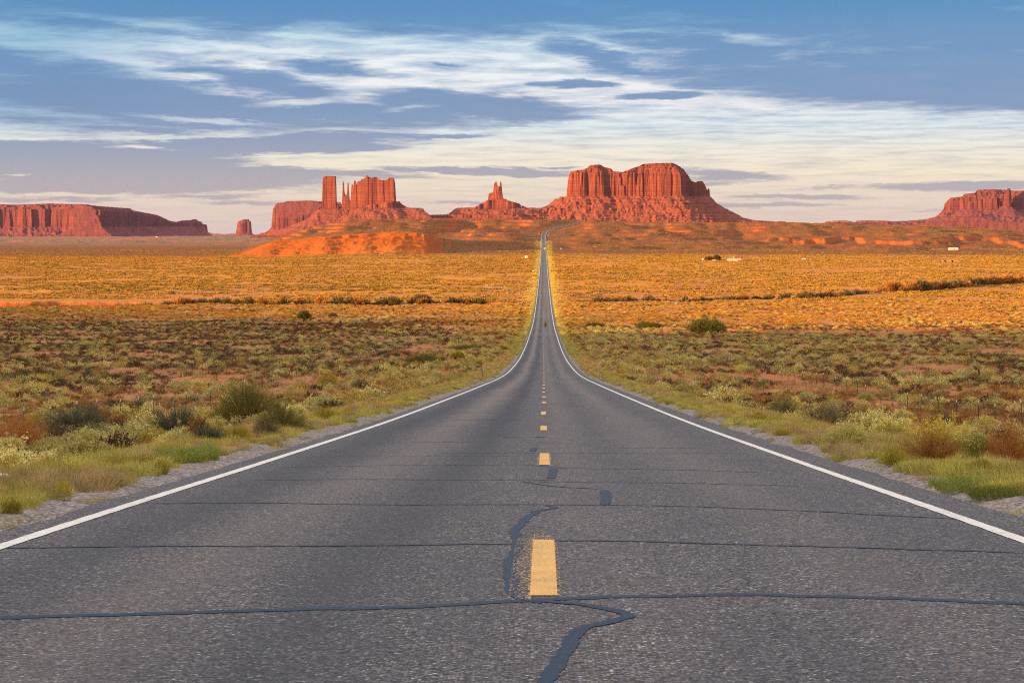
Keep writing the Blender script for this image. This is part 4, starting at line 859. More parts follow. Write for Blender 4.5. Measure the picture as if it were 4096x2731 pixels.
def scatter(name, meshes, pts, scl, rot, idx, label, zs=None):
    """mass ground cover: points carrying copies of the given meshes"""
    pts = np.asarray(pts, float); z = H(pts[:, 0], pts[:, 1]); co = np.stack([pts[:, 0], pts[:, 1], z - 0.01], 1)
    me = bpy.data.meshes.new(name); me.vertices.add(len(co)); me.vertices.foreach_set('co', co.astype(np.float32).ravel())
    for nm, val, ty in (('scl', scl, 'FLOAT'), ('rotz', rot, 'FLOAT'), ('pick', idx, 'INT'), ('sz', scl if zs is None else zs, 'FLOAT')):
        at = me.attributes.new(nm, ty, 'POINT'); at.data.foreach_set('value', np.asarray(val, np.float32 if ty == 'FLOAT' else np.int32))
    o = obj(name, me)
    src = bpy.data.collections.new(name + "_sources")
    for i, mm in enumerate(meshes):
        so_ = bpy.data.objects.new("%s_source_%02d" % (name, i), mm); src.objects.link(so_)
    ng = bpy.data.node_groups.new(name, 'GeometryNodeTree')
    ng.interface.new_socket('Geometry', in_out='INPUT', socket_type='NodeSocketGeometry'); ng.interface.new_socket('Geometry', in_out='OUTPUT', socket_type='NodeSocketGeometry')
    N, Lk = ng.nodes, ng.links
    gi, go = N.new('NodeGroupInput'), N.new('NodeGroupOutput'); ip = N.new('GeometryNodeInstanceOnPoints'); ci = N.new('GeometryNodeCollectionInfo')
    ci.inputs[0].default_value = src; ci.inputs['Separate Children'].default_value = True; ci.inputs['Reset Children'].default_value = True
    def attr(nm, ty):
        a = N.new('GeometryNodeInputNamedAttribute'); a.data_type = ty; a.inputs[0].default_value = nm; return a.outputs[0]
    Lk.new(gi.outputs[0], ip.inputs['Points']); Lk.new(ci.outputs[0], ip.inputs['Instance']); ip.inputs['Pick Instance'].default_value = True
    Lk.new(attr('pick', 'INT'), ip.inputs['Instance Index'])
    cx = N.new('ShaderNodeCombineXYZ'); Lk.new(attr('rotz', 'FLOAT'), cx.inputs[2]); Lk.new(cx.outputs[0], ip.inputs['Rotation'])
    cs = N.new('ShaderNodeCombineXYZ'); a = attr('scl', 'FLOAT'); Lk.new(a, cs.inputs[0]); Lk.new(a, cs.inputs[1]); Lk.new(attr('sz', 'FLOAT'), cs.inputs[2]); Lk.new(cs.outputs[0], ip.inputs['Scale'])
    Lk.new(ip.outputs[0], go.inputs[0])
    md = o.modifiers.new('scatter', 'NODES'); md.node_group = ng
    return tag(o, label, None, None, 'stuff')

def wedge(rs, y0, y1, n, half=0.325, extra=8.0):
    """random ground points between two distances, even per square metre inside the view and a bit beyond"""
    Y = np.sqrt(y0 ** 2 + (y1 ** 2 - y0 ** 2) * rs.rand(n)); x = (rs.rand(n) * 2 - 1) * (half * Y + extra)
    return x, Y
def jitgrid(rs, y0, y1, c, half=0.325, extra=8.0):
    gx_ = np.arange(-(half * y1 + extra), half * y1 + extra, c); gy_ = np.arange(y0, y1, c); X_, Y_ = np.meshgrid(gx_, gy_); X_ = X_ + (np.arange(len(gy_)) % 2)[:, None] * c / 2
    X_ = (X_ + c * 0.8 * (rs.rand(*X_.shape) - 0.5)).ravel(); Y_ = (Y_ + c * 0.8 * (rs.rand(*Y_.shape) - 0.5)).ravel()
    k = np.abs(X_) < half * Y_ + extra; return X_[k], Y_[k]
def offroad(x, Y, m): return np.abs(x - roadx(Y)) > m
rs = np.random.RandomState(77)

# -- shrubs: one even population thinned by soil patches; the ones that show largest become objects, the rest one mass
def cover(x, Y): return fbm(x / 16, Y / 22 + 40, 3)
x, Y = jitgrid(rs, 13, 270, 1.32)
ok = offroad(x, Y, 7.2 + 1.2 * rs.rand(len(x))) & (rs.rand(len(x)) < np.clip(0.74 + cover(x, Y) * 1.4, 0.08, 1.0)); x, Y = x[ok], Y[ok]
z1, z2 = fbm(x / 28 + 9, Y / 40, 3), fbm(x / 11 + 60, Y / 16, 2); rnd = rs.rand(len(x))
# which kind grows where: dark sage fields, pale rabbitbrush near the road, rust thickets
nearroad = np.exp(-np.maximum(np.abs(x) - 8, 0) / (6 + 0.05 * Y))
darkf = np.where(x < 0, ss(Y, 130, 200) * 1.2, ss(Y, 100, 150) * 0.6) * ss(np.abs(x), 12, 30)
wts = np.stack([0.30 + 0.55 * nearroad + 0.35 * z2, 0.26 + 0.8 * darkf + 0.5 * z1, 0.18 + 0.12 * nearroad - 0.1 * darkf, 0.46 - 0.5 * z1 - 0.2 * darkf], 1).clip(0.03, 3)
cum = np.cumsum(wts / wts.sum(1, keepdims=True), 1); kind = (rnd[:, None] > cum).sum(1).clip(0, 3)
size = (0.42 + 0.95 * rs.rand(len(x)) ** 1.6); rot = rs.rand(len(x)) * 6.283; var = rs.randint(0, 4, len(x))
names = list(KINDS)
scr_size = size / Y; inview = np.abs((VX - 2048) / F + x / Y) < 0.302
HERO = []
def plantobj(name, me, x, Y, s, rz, label, cat, group=None, sz=None, sx=1.0, col=None):
    o = obj(name, me, None, (x, Y, float(H(x, Y)) - 0.015), rz); o.scale = (s * sx, s, sz or s)
    if col: o.color = col + (1,)
    return tag(o, label, cat, group)
# hero plants beside the near verge, each put where it stands in the photograph (foot pixel, width in pixels, height in pixels)
tallp = dict(rx=0.5, h=0.8)
HM = dict(
    longpale=pmesh("rabbitbrush_shrub", *plant(901, rx=0.75, h=0.62, nst=420, lps=18, ll=0.06, lw=0.008, fl=18, fs=0.014, lobes=0.4, s0=0.3, up=0.9), ('pale', 'twig', 'cream')),
    tallpale=pmesh("rabbitbrush_shrub", *plant(902, rx=0.55, h=1.0, nst=260, lps=22, ll=0.07, lw=0.006, fl=16, fs=0.012, lobes=0.25, s0=0.15, up=0.95, stw=0.006, openness=0.3, spr=0.6), ('fresh', 'fresh', 'cream')),
    fanpale=pmesh("rabbitbrush_shrub", *plant(903, rx=0.6, h=0.75, nst=300, lps=20, ll=0.07, lw=0.007, fl=14, fs=0.012, lobes=0.2, s0=0.2, up=0.95, spr=0.8), ('pale', 'fresh', 'cream')),
    ephedra=pmesh("needle_bush", *plant(904, rx=0.7, h=0.75, nst=420, lps=20, ll=0.13, lw=0.006, lobes=0.3, s0=0.15, up=0.9, stw=0.006), ('bluegreen', 'bluegreen', 'sage')),
    rustbig=pmesh("dry_bush", *plant(905, rx=0.8, h=0.85, nst=520, lps=22, ll=0.05, lw=0.006, lobes=0.35, s0=0.15, up=0.2, stw=0.006, flat=0.3), ('rust', 'rust', 'rust')),
    saltbush=pmesh("saltbush_shrub", *plant(906, rx=0.7, h=0.8, nst=300, lps=30, ll=0.035, lw=0.018, lobes=0.35, s0=0.25, up=0.4), ('sage', 'twig', 'sage')),
    snake=pmesh("snakeweed_shrub", *plant(907, rx=0.55, h=0.42, nst=300, lps=18, ll=0.05, lw=0.006, fl=18, fs=0.010, lobes=0.35, s0=0.25, up=0.85), ('yellowgreen', 'yellowgreen', 'gold')),
    goldb=pmesh("rabbitbrush_shrub", *plant(908, rx=0.55, h=0.6, nst=220, lps=16, ll=0.05, lw=0.008, fl=26, fs=0.018, lobes=0.35, s0=0.3, up=0.8), ('yellowgreen', 'twig', 'gold')),
    weed=pmesh("weed_plant", *plant(909, rx=0.9, h=0.32, nst=420, lps=18, ll=0.045, lw=0.014, lobes=0.3, s0=0.1, up=0.5, base=0.8, flat=0.5), ('fresh', 'fresh', 'fresh')),
    cane=grassmesh(910, 420, 1.0, 0.42, 0.007, 'straw', 0.9, "tall_grass"),
    tumble=pmesh("weed_plant", *plant(911, rx=0.25, h=1.0, nst=40, lps=40, ll=0.03, lw=0.012, lobes=0.3, s0=0.3, up=0.5, spr=0.35), ('rust', 'straw', 'straw')),
    tam=pmesh("tamarisk_shrub", *plant(912, rx=1.0, h=1.0, nst=520, lps=26, ll=0.10, lw=0.007, lobes=0.25, s0=0.25, up=0.65, stw=0.01, base=0.3), ('tama', 'twig', 'tama')),
)
def hero(mk, cat, px, py, wpx, hpx, label, group=None, r=None):
    x, Y = onground(px, py); me = HM[mk]; c = np.array([v.co[:] for v in me.vertices][::7])
    w0 = np.percentile(np.abs(c[:, 0]), 97) * 2; h0 = np.percentile(c[:, 2], 98)
    s = wpx / F * Y / w0; sz = hpx / F * Y / h0
    o = plantobj(me.name, me, x, Y + s * 0.2, s, r if r is not None else (px * 0.37) % 6.28, label, cat, group, sz=sz)
    HERO.append((x, Y, s * w0 / 2)); return o
hero('ephedra', 'shrub', 300, 1742, 230, 105, "grey-green needle bush sloping behind the long pale flowering rabbitbrush, left verge")
hero('goldb', 'shrub', 138, 1712, 95, 55, "golden flowering bush below the second post of the left fence")
hero('rustbig', 'shrub', 60, 1790, 190, 120, "large brown dry bush, leftmost of the near plants beside the road")
hero('rustbig', 'shrub', 450, 1720, 150, 70, "brown dry bush between the two dark grey-green needle bushes")
hero('longpale', 'shrub', 330, 1800, 230, 85, "pale yellow flowering rabbitbrush mound, higher one of the long clump on the left verge")
hero('longpale', 'shrub', 200, 1810, 130, 62, "pale green rabbitbrush mound, low leftmost end of the long clump on the left verge")
hero('longpale', 'shrub', 430, 1812, 150, 72, "pale green rabbitbrush mound, end of the long clump that touches the tall dry grass")
hero('cane', 'grass', 520, 1800, 150, 130, "tall arching straw-coloured grass clump in front of the dark needle bush")
hero('ephedra', 'shrub', 690, 1772, 200, 128, "biggest dark grey-green needle bush, behind the tall arching straw grass")
hero('ephedra', 'shrub', 830, 1775, 130, 70, "small grey-green needle bush at the foot of the rust-coloured weed stalks")
hero('tumble', 'weed', 775, 1772, 60, 110, "upright rust-coloured weed stalks between the dark needle bushes")
hero('tam', 'shrub', 985, 1690, 250, 150, "big feathery green tamarisk mound left of the road behind the left fence's near end")
hero('tam', 'shrub', 1120, 1720, 190, 95, "lower feathery olive tamarisk in front of the big feathery green mound")
hero('snake', 'shrub', 940, 1758, 130, 60, "yellow snakeweed at the grass edge below the big feathery green mound")
hero('snake', 'shrub', 1300, 1675, 120, 50, "yellow snakeweed patch on the left verge past the tamarisks")
hero('saltbush', 'shrub', 1060, 1745, 110, 70, "small-leaved olive bush at the right foot of the lower tamarisk")
hero('weed', 'weed', 700, 1850, 240, 60, "green weeds on the left verge before the big dark needle bush")
hero('weed', 'weed', 820, 1838, 130, 60, "darker green weeds at the gravel's edge, right of the green weeds")
hero('snake', 'shrub', 250, 1985, 80, 70, "small green-yellow snakeweed at the left gravel's edge")
hero('snake', 'shrub', 40, 2055, 110, 60, "yellow snakeweed nearest the bottom left corner of the verge")
hero('snake', 'shrub', 640, 1895, 90, 60, "yellow-green snakeweed growing in the verge grass below the green weeds")
hero('goldb', 'shrub', 1310, 1545, 90, 55, "round golden rabbitbrush left of the road beside brown brush")
hero('saltbush', 'shrub', 1440, 1560, 80, 40, "dark brown bush beside bare red soil left of the road")
# right side
hero('saltbush', 'shrub', 3130, 1675, 125, 82, "dark green small-leaved bush, nearest the road of three on the right")
hero('saltbush', 'shrub', 3320, 1712, 150, 85, "widest dark green small-leaved bush of three on the right")
hero('saltbush', 'shrub', 3440, 1708, 90, 60, "small dark green bush, rightmost of the three on the right")
hero('goldb', 'shrub', 3035, 1698, 110, 55, "yellow-green bush before the first dark green bush on the right")
hero('fanpale', 'shrub', 3395, 1782, 165, 92, "pale green fan-shaped rabbitbrush on the right verge")
hero('snake', 'shrub', 3350, 1800, 70, 45, "dark yellow-green snakeweed at the foot of the pale fan-shaped rabbitbrush")
hero('snake', 'shrub', 3580, 1862, 130, 75, "yellow-green snakeweed mound at the right gravel's edge")
hero('snake', 'shrub', 3135, 1740, 95, 35, "low yellow snakeweed in the right verge near the dark green bushes")
hero('rustbig', 'shrub', 3740, 1848, 190, 120, "twiggy rust-brown bush left of the tall green rabbitbrush")
hero('tallpale', 'shrub', 3905, 1858, 155, 150, "tall green rabbitbrush with pale flower tips between two rust-brown bushes")
hero('rustbig', 'shrub', 4060, 1885, 200, 190, "tallest rust-brown bush, rightmost of the near plants")
hero('goldb', 'shrub', 3930, 1900, 120, 70, "yellow flower heads at the foot of the tall green rabbitbrush")
hero('weed', 'weed', 3850, 1965, 230, 62, "bright green weed patch on the right verge below the yellow flower heads")
hero('weed', 'weed', 3980, 1990, 220, 45, "low darker green weeds spilling over the right gravel")
hero('saltbush', 'shrub', 3775, 1710, 100, 52, "round dark olive bush standing alone by the right fence")
hero('fanpale', 'shrub', 3465, 1610, 70, 35, "pale cream rabbitbrush on the near side of the right fence")
hero('fanpale', 'shrub', 3950, 1700, 70, 40, "pale green rabbitbrush mound before the last posts of the right fence")
hero('cane', 'grass', 3660, 1760, 120, 62, "straw grass clump behind the yellow-green snakeweed mound on the right")
hero('cane', 'grass', 3690, 1920, 80, 58, "pale grass tussock on the right gravel, left of the bright green weeds")
hero('cane', 'grass', 3330, 1838, 80, 45, "pale grass tussock at the right gravel's edge under the fan-shaped rabbitbrush")

# thin the population where hero plants stand
hx_, hy_, hr_ = np.array(HERO).T
keep = np.ones(len(x), bool)
for a_, b_, c_ in HERO: keep &= np.hypot(x - a_, (Y - b_) * 0.7) > c_ * 0.95 + 0.2
keep &= ~((Y < 26) & (np.abs(x) < 8.0)); keep &= ~((np.abs(x) > 22.5) & (np.abs(x) < 27.6) & (Y < 190) & (rs.rand(len(x)) < 0.85))
x, Y, kind, size, rot, var, scr_size, inview = (q[keep] for q in (x, Y, kind, size, rot, var, scr_size, inview))
ADJ = {'rabbitbrush': 'pale green rabbitbrush', 'sagebrush': 'dark sagebrush', 'snakeweed': 'yellow-green snakeweed', 'dry_bush': 'brown dry bush'}
individual = np.zeros(len(x), bool)
recs = []
for ki, kn in enumerate(names):
    c = np.nonzero((kind == ki) & inview & (Y > 14) & (Y < 230))[0]
    c = c[np.argsort(-scr_size[c])][:225 if kn != 'rabbitbrush' else 215]
    individual[c] = True
    for i in c: recs.append((kn, i))
def ordinal(n):
    w_ = ['first', 'second', 'third', 'fourth', 'fifth', 'sixth', 'seventh', 'eighth', 'ninth', 'tenth', 'eleventh', 'twelfth']
    return w_[n - 1] if n <= 12 else "%d%s" % (n, {1: 'st', 2: 'nd', 3: 'rd'}.get(n % 10 if n // 10 != 1 else 0, 'th'))
buck = {}
for kn, i in recs:
    dash = int(np.clip(np.floor((Y[i] - 9.5) / 12.2) + 1, 1, 99)); side = 'left' if x[i] < 0 else 'right'
    buck.setdefault((kn, dash, side), []).append(i)
for (kn, dash, side), ids in buck.items():
    ids.sort(key=lambda i: abs(x[i]))
    for n_, i in enumerate(ids):
        s = float(size[i]); tint = 0.85 + 0.3 * ((i * 7919) % 97) / 97.0
        lab = "%s, %s from the road of those %s of the %s yellow dash" % (ADJ[kn], ordinal(n_ + 1), side, ordinal(dash))
        me = (NEAR if Y[i] < 75 else MID)[kn][int(var[i])]
        plantobj(kn if kn == 'dry_bush' else kn + '_shrub', me, float(x[i]), float(Y[i]), s, float(rot[i]), lab, 'shrub', ADJ[kn] + ' scattered over the slope', sz=s * (0.8 + 0.35 * ((i * 31) % 17) / 17), col=(tint, tint, tint * (0.9 + 0.2 * ((i * 13) % 7) / 7)))
rest = ~individual
mm = [MID[kn][v] for kn in names for v in range(4)]
x2, Y2 = jitgrid(rs, 270, 900, 1.72, extra=5)
ok = offroad(x2, Y2, 6.5 + 2 * rs.rand(len(x2))) & (rs.rand(len(x2)) < np.clip(0.76 + cover(x2, Y2) * 1.3, 0.08, 1.0)); ok &= ~((x2 < -185) & (Y2 > 845)); x2, Y2 = x2[ok], Y2[ok]
q1, q2 = fbm(x2 / 60 + 9, Y2 / 90, 3), fbm(x2 / 30 + 60, Y2 / 50, 2)
dk = np.where(x2 < 0, 1.3 * (1 - ss(Y2, 560, 660)), 0.35 * (1 - ss(Y2, 560, 640))) * ss(np.abs(x2), 16, 40)
sun_ = ss(Y2, 560, 650)
wts = np.stack([0.42 + 0.35 * q2 + 0.4 * sun_, 0.30 + 1.3 * dk + 0.4 * q1 - 0.12 * sun_, 0.2 + 0 * q1, 0.26 - 0.4 * q1 - 0.15 * dk], 1).clip(0.02, 3)
cum = np.cumsum(wts / wts.sum(1, keepdims=True), 1); kind2 = (rs.rand(len(x2))[:, None] > cum).sum(1).clip(0, 3)
s2 = (0.60 + 0.85 * rs.rand(len(x2)) ** 1.4)
X_ = np.concatenate([x[rest], x2]); Y_ = np.concatenate([Y[rest], Y2]); S_ = np.concatenate([size[rest], s2]); K_ = np.concatenate([kind[rest], kind2])
pick_ = K_ * 4 + rs.randint(0, 4, len(X_)); gz_ = (Y_ + 160 * fbm(X_ / 50, Y_ / 90, 3) + 120 * rs.rand(len(X_))) > 620 + X_ * -0.35
pick_ = np.where(gz_, 16 + np.array([0, 4, 3, 5])[K_] + (K_ == 0) * rs.randint(0, 3, len(X_)), pick_)  # past the shade edge, shrubs swap to the sun-warmed golden copies
scatter("scrub", mm + MIDG, np.stack([X_, Y_], 1), S_, rs.rand(len(X_)) * 6.283, pick_, "mixed low desert scrub covering the slope and valley floor")
# distant flats
x3, Y3 = wedge(rs, 880, 2360, 42000, extra=5)
ok = offroad(x3, Y3, 9 + 4 * rs.rand(len(x3))) & (rs.rand(len(x3)) < np.clip(0.80 + fbm(x3 / 110, Y3 / 90, 4, 0.6) * 1.5 - 0.25 * (Y3 < 1000), 0.05, 1.0)); ok &= ~((x3 < -185) & (Y3 < 930)); x3, Y3 = x3[ok], Y3[ok]
dband = np.exp(-((Y3 - 1150) / 170) ** 2) * ss(-x3, 20, 120)
pk = np.clip((rs.rand(len(x3)) * 1.8 + dband * 2.0 + 1.6 * ss(fbm(x3 / 260, Y3 / 120 + 3, 4, 0.6), -0.05, 0.45) + 0.3 * (rs.rand(len(x3)) > 0.7) + fbm(x3 / 120, Y3 / 200 + 5, 2)).astype(int), 0, 3)
scatter("scrub", PM, np.stack([x3, Y3], 1), 0.55 + 0.9 * rs.rand(len(x3)) ** 1.5, rs.rand(len(x3)) * 6.283, pk, "yellow scrub flats in low sun reaching to the red ridge")
# thin scrub on the ridge and beyond
x4, Y4 = wedge(rs, 2360, 3450, 26000, extra=5)
ok = offroad(x4, Y4, 12) & (rs.rand(len(x4)) < np.clip(0.45 + fbm(x4 / 70, Y4 / 120, 3) * 1.6, 0.03, 1.0)); x4, Y4 = x4[ok], Y4[ok]
scatter("scrub", PM, np.stack([x4, Y4], 1), 0.5 + 0.5 * rs.rand(len(x4)), rs.rand(len(x4)) * 6.283, np.clip(1 + rs.randint(0, 3, len(x4)), 0, 3), "sparse dark scrub on the red ridge")

# -- grasses
def gr(name, meshes, x, Y, s, label, idx=None):
    scatter(name, meshes, np.stack([x, Y], 1), s, rs.rand(len(x)) * 6.283, rs.randint(0, len(meshes), len(x)) if idx is None else idx, label)
n = 30000; Yg = 12 + 290 * rs.rand(n) ** 2.0; side = np.where(rs.rand(n) < 0.5, -1, 1)
wv = 0.55 * fbm(Yg / 3.0, side * 9.0, 3); e0 = np.where(side < 0, 4.72, 4.55) + wv + np.where(side > 0, 0.5 * (1 - ss(Yg, 15, 20)), 0)
xg = side * (e0 + (3.6 + 0.012 * Yg) * rs.rand(n) ** 1.25)
inv = (np.abs(xg / Yg) < 0.36); inv &= rs.rand(n) < np.clip(0.62 + 1.5 * fbm(xg / 1.6, Yg / 2.4, 3), 0.05, 1); xg, Yg = xg[inv], Yg[inv]
fr = rs.rand(len(xg)); cl = fbm(xg / 2 + 30, Yg / 5, 2)
gi_ = np.where(fr + cl * 0.8 < 0.42, 0, np.where(fr + cl * 0.8 < 0.72, 1, np.where(fr < 0.9, 2, 3)))
gr("grass", G_verge, xg, Yg, (0.48 + 0.38 * rs.rand(len(xg)) + 0.38 * np.clip(fbm(xg / 1.3, Yg / 2.2 + 8, 2), -0.6, 1)) * np.where(np.abs(xg) < 5.6, 0.8, 1.0), "yellow-green grass lining the road shoulder", gi_)
n = 13000; Yg = 300 + 2600 * rs.rand(n) ** 1.3; xg = np.where(rs.rand(n) < 0.5, -1, 1) * (4.8 + (5.0 + 0.0015 * Yg) * rs.rand(n) ** 2.2)
gr("grass", [G_verge[3], G_verge[0], G_verge[1]], xg, Yg, (1.1 + 0.8 * rs.rand(n)) * (1 + Yg / 6000), "grass strip along the far road shoulder", rs.randint(0, 3, n))
x5, Y5 = wedge(rs, 13, 150, 36000)
ok = offroad(x5, Y5, 8.0) & (rs.rand(len(x5)) < np.clip(0.62 - 1.3 * fbm(x5 / 9 + 70, Y5 / 14, 3) + 0.15 * (np.abs(x5) < 14), 0.03, 1)); x5, Y5 = x5[ok], Y5[ok]
gr("grass", G_dry, x5, Y5, 0.55 + 0.6 * rs.rand(len(x5)), "dry rust and straw coloured grass between the shrubs")
x6, Y6 = wedge(rs, 150, 620, 42000)
ok = offroad(x6, Y6, 9.0) & (rs.rand(len(x6)) < np.clip(0.55 - 1.5 * fbm(x6 / 30 + 70, Y6 / 45, 3), 0.04, 1)); x6, Y6 = x6[ok], Y6[ok]
gr("grass", G_dryf, x6, Y6, 0.8 + 0.8 * rs.rand(len(x6)), "dry grass patches further down the slope")
# stray tufts on the gravel
n = 260; Yg = 12 + 60 * rs.rand(n) ** 1.5; xg = np.where(rs.rand(n) < 0.4, -1, 1) * (4.25 + 0.7 * rs.rand(n))
scatter("grass", [G_verge[3], G_verge[1]], np.stack([xg, Yg], 1), 0.35 + 0.3 * rs.rand(n), rs.rand(n) * 6.28, rs.randint(0, 2, n), "stray low tufts on the gravel shoulder", 0.15 + 0.15 * rs.rand(n))

# -- tamarisks along the washes
WT = [pmesh("tamarisk_shrub", *plant(930 + i, rx=1.6, h=1.7, nst=60, lps=12, ll=0.5, lw=0.12, lobes=0.6, s0=0.2, up=0.6, stw=0.05, base=0.5), mt) for i, mt in enumerate((('tamadark', 'twig', 'tama'), ('tama', 'twig', 'tama'), ('rust', 'twig', 'rust'), ('tamadark', 'dark', 'dark')))]
def wash_row(wf, xr, n, sc, dy, where, grp, only=None):
    r2 = np.random.RandomState(int(abs(xr[0]) * 7 + n)); xs = np.sort(xr[0] + (xr[1] - xr[0]) * r2.rand(n))
    for i, xx in enumerate(xs):
        yy = float(wf(np.array([xx]))[0] + fbm(np.array([xx / 60.0]), np.array([3.0]), 3)[0] * 14) + dy + 4.5 * abs(r2.normal())
        if abs(xx) < 14: continue
        v = r2.randint(0, 4) if only is None else only[r2.randint(0, len(only))]
        s = sc * (0.45 + 1.0 * r2.rand())
        plantobj("tamarisk_shrub", WT[v], float(xx), yy, s, r2.rand() * 6.28, "dark tamarisk in the wash, %s from the %s" % (ordinal(i + 1), where), 'shrub', grp, sz=s * (0.75 + 0.5 * r2.rand()))
wash_row(wash1, (-272, -30), 150, 1.6, -24, "left end of the left-hand row", "tamarisks lining the far wash left of the road", only=[0, 2, 3, 3])
wash_row(wash1, (22, 250), 130, 1.4, -22, "road in the right-hand row", "tamarisks lining the far wash right of the road", only=[0, 2, 3])
wash_row(wash1, (200, 390), 90, 2.4, -34, "road in the tall right-hand thicket", "tall thicket of tamarisks at the right end of the far wash", only=[2, 2, 3])
def bigshrub(name, px, py, wpx, hpx, label, mt, seed, cat='shrub'):
    x, Y = onground(px, py); W, Ht = wpx / F * Y, hpx / F * Y
    t_ = empty(name, (x, Y, float(H(x, Y)) - 0.05), label=label, cat=cat)
    V, M = plant(seed, rx=W / 2.1, h=Ht * 0.95, nst=int(260), lps=30, ll=0.10 * Ht + 0.1, lw=0.03 * Ht + 0.03, lobes=0.22, s0=0.3, up=0.45, stw=0.06, base=0.6, flat=0.12)
    tr = M == 1; mats = [L[mt]]
    F3 = V.reshape(-1, 3, 3); a, b2 = F3[~tr].reshape(-1, 3), F3[tr].reshape(-1, 3)
    obj("foliage", mesh("foliage", a, np.arange(len(a)).reshape(-1, 3), mats), t_)
    obj("trunk", mesh("trunk", b2, np.arange(len(b2)).reshape(-1, 3), [L['twig']]), t_)
bigshrub("tree", 2830, 1335, 170, 66, "big dark green spreading tree by the red bank right of the road", 'tama', 951, 'tree')
bigshrub("tamarisk_shrub", 2590, 1313, 120, 28, "long low green tamarisk, middle of the three dark clumps right of the road", 'tama', 952)
bigshrub("tamarisk_shrub", 2378, 1310, 85, 22, "small green tamarisk nearest the road in the red-brown wash", 'tama', 953)
bigshrub("tamarisk_shrub", 1215, 1278, 60, 40, "round olive tamarisk on the sunlit flat left of the road", 'tama', 954)
bigshrub("tamarisk_shrub", 1330, 1272, 40, 22, "small brown bush beside the round olive tamarisk left of the road", 'tamadark', 955)
bigshrub("tamarisk_shrub", 1690, 1199, 75, 22, "dark tamarisk clump at the end of the left-hand wash row", 'tamadark', 956)
bigshrub("tamarisk_shrub", 1700, 1455, 180, 38, "feathery green thicket left of the road beyond the left fence", 'tama', 957)
bigshrub("tamarisk_shrub", 1830, 1440, 55, 36, "bright green bush near the feathery thicket left of the road", 'yellowgreen', 958)
bigshrub("tamarisk_shrub", 1880, 1400, 170, 20, "long low green thicket near the left shoulder", 'tama', 959)
bigshrub("tree", 2836, 1041, 36, 17, "low dark bushy tree at the near end of the farmstead's trees", 'tamadark', 960, 'tree')
bigshrub("tree", 2866, 1040, 34, 23, "taller dark tree beside the farmhouse porch", 'tamadark', 961, 'tree')

# ------------------------------------------------------------------ fences, posts, signs
M_green = plain("green_steel", (0.035, 0.10, 0.06), 0.6); M_tip = plain("white_enamel", (0.85, 0.85, 0.83), 0.5, var=0.03)
M_wire = plain("rusty_wire", (0.12, 0.10, 0.09), 0.6); M_wood = plain("weathered_wood", (0.22, 0.17, 0.13), 0.9)
M_steelg = plain("galvanised_steel", (0.45, 0.45, 0.45), 0.45, 0.5, 0.4); M_signy = plain("sign_yellow", (0.80, 0.45, 0.02), 0.5, var=0.04); M_signo = plain("sign_orange", (0.85, 0.30, 0.03), 0.5, var=0.04)
M_black = plain("black_rubber", (0.02, 0.02, 0.02), 0.8); M_signw = plain("sign_white", (0.62, 0.60, 0.56), 0.5, var=0.03)
r = np.random.RandomState(5)
mb = MB(); mb.box((0, 0, 0.53), (0.045, 0.006, 1.12)); mb.box((0, 0.017, 0.53), (0.007, 0.028, 1.12)); mb.box((0, -0.006, 0.0), (0.10, 0.004, 0.14)); post_me = mb.build("post", M_green).data
mb = MB(); mb.box((0, 0, 1.19), (0.047, 0.008, 0.20)); mb.box((0, 0.017, 1.19), (0.009, 0.03, 0.20)); tip_me = mb.build("tip", M_tip).data
for o_ in [o_ for o_ in COL.objects if o_.data in (post_me, tip_me)]: bpy.data.objects.remove(o_)
def fence(xo, D0_, n, label, jx=0.0):
    root = empty("wire_fence", (xo, D0_, float(H(xo, D0_))), label=label, cat='fence')
    pts = []
    for k in range(n):
        Yk = D0_ + 5.03 * k + 0.1 * r.normal(); xk = xo + 0.12 * r.normal(); zk = float(H(xk, Yk)); dz = 0.10 * r.normal()
        p = obj("post", post_me, root, (xk - xo, Yk - D0_, zk - float(H(xo, D0_)) + dz)); p.rotation_euler = (0.03 * r.normal(), 0.03 * r.normal(), 0.2 * r.normal())
        obj("tip", tip_me, p)
        pts.append((xk - xo, Yk - D0_, zk - float(H(xo, D0_)) + dz))
    for hgt in (0.35, 0.58, 0.82, 1.04):
        V, Fc = [], []
        for j, q in enumerate(pts):
            mids = [(q, 0.0)]
            if j < len(pts) - 1: 
                q2 = pts[j + 1]; mids.append((tuple((a_ + b_) / 2 for a_, b_ in zip(q, q2)), -0.03))
            for (c, sag) in mids:
                z = c[2] + hgt + sag
                V += [(c[0] - 0.004, c[1], z - 0.003), (c[0] + 0.004, c[1], z - 0.003), (c[0], c[1], z + 0.005)]
        m_ = len(V) // 3
        for j in range(m_ - 1):
            for e in range(3): Fc.append((3 * j + e, 3 * j + (e + 1) % 3, 3 * j + 3 + (e + 1) % 3, 3 * j + 3 + e))
        obj("wire", mesh("wire", V, Fc, [M_wire]), root)
fence(-26.85, 78.7, 98, "wire fence of green white-tipped steel posts running down the left side of the road")
fence(26.2, 84.4, 98, "wire fence of green white-tipped steel posts running down the right side of the road")

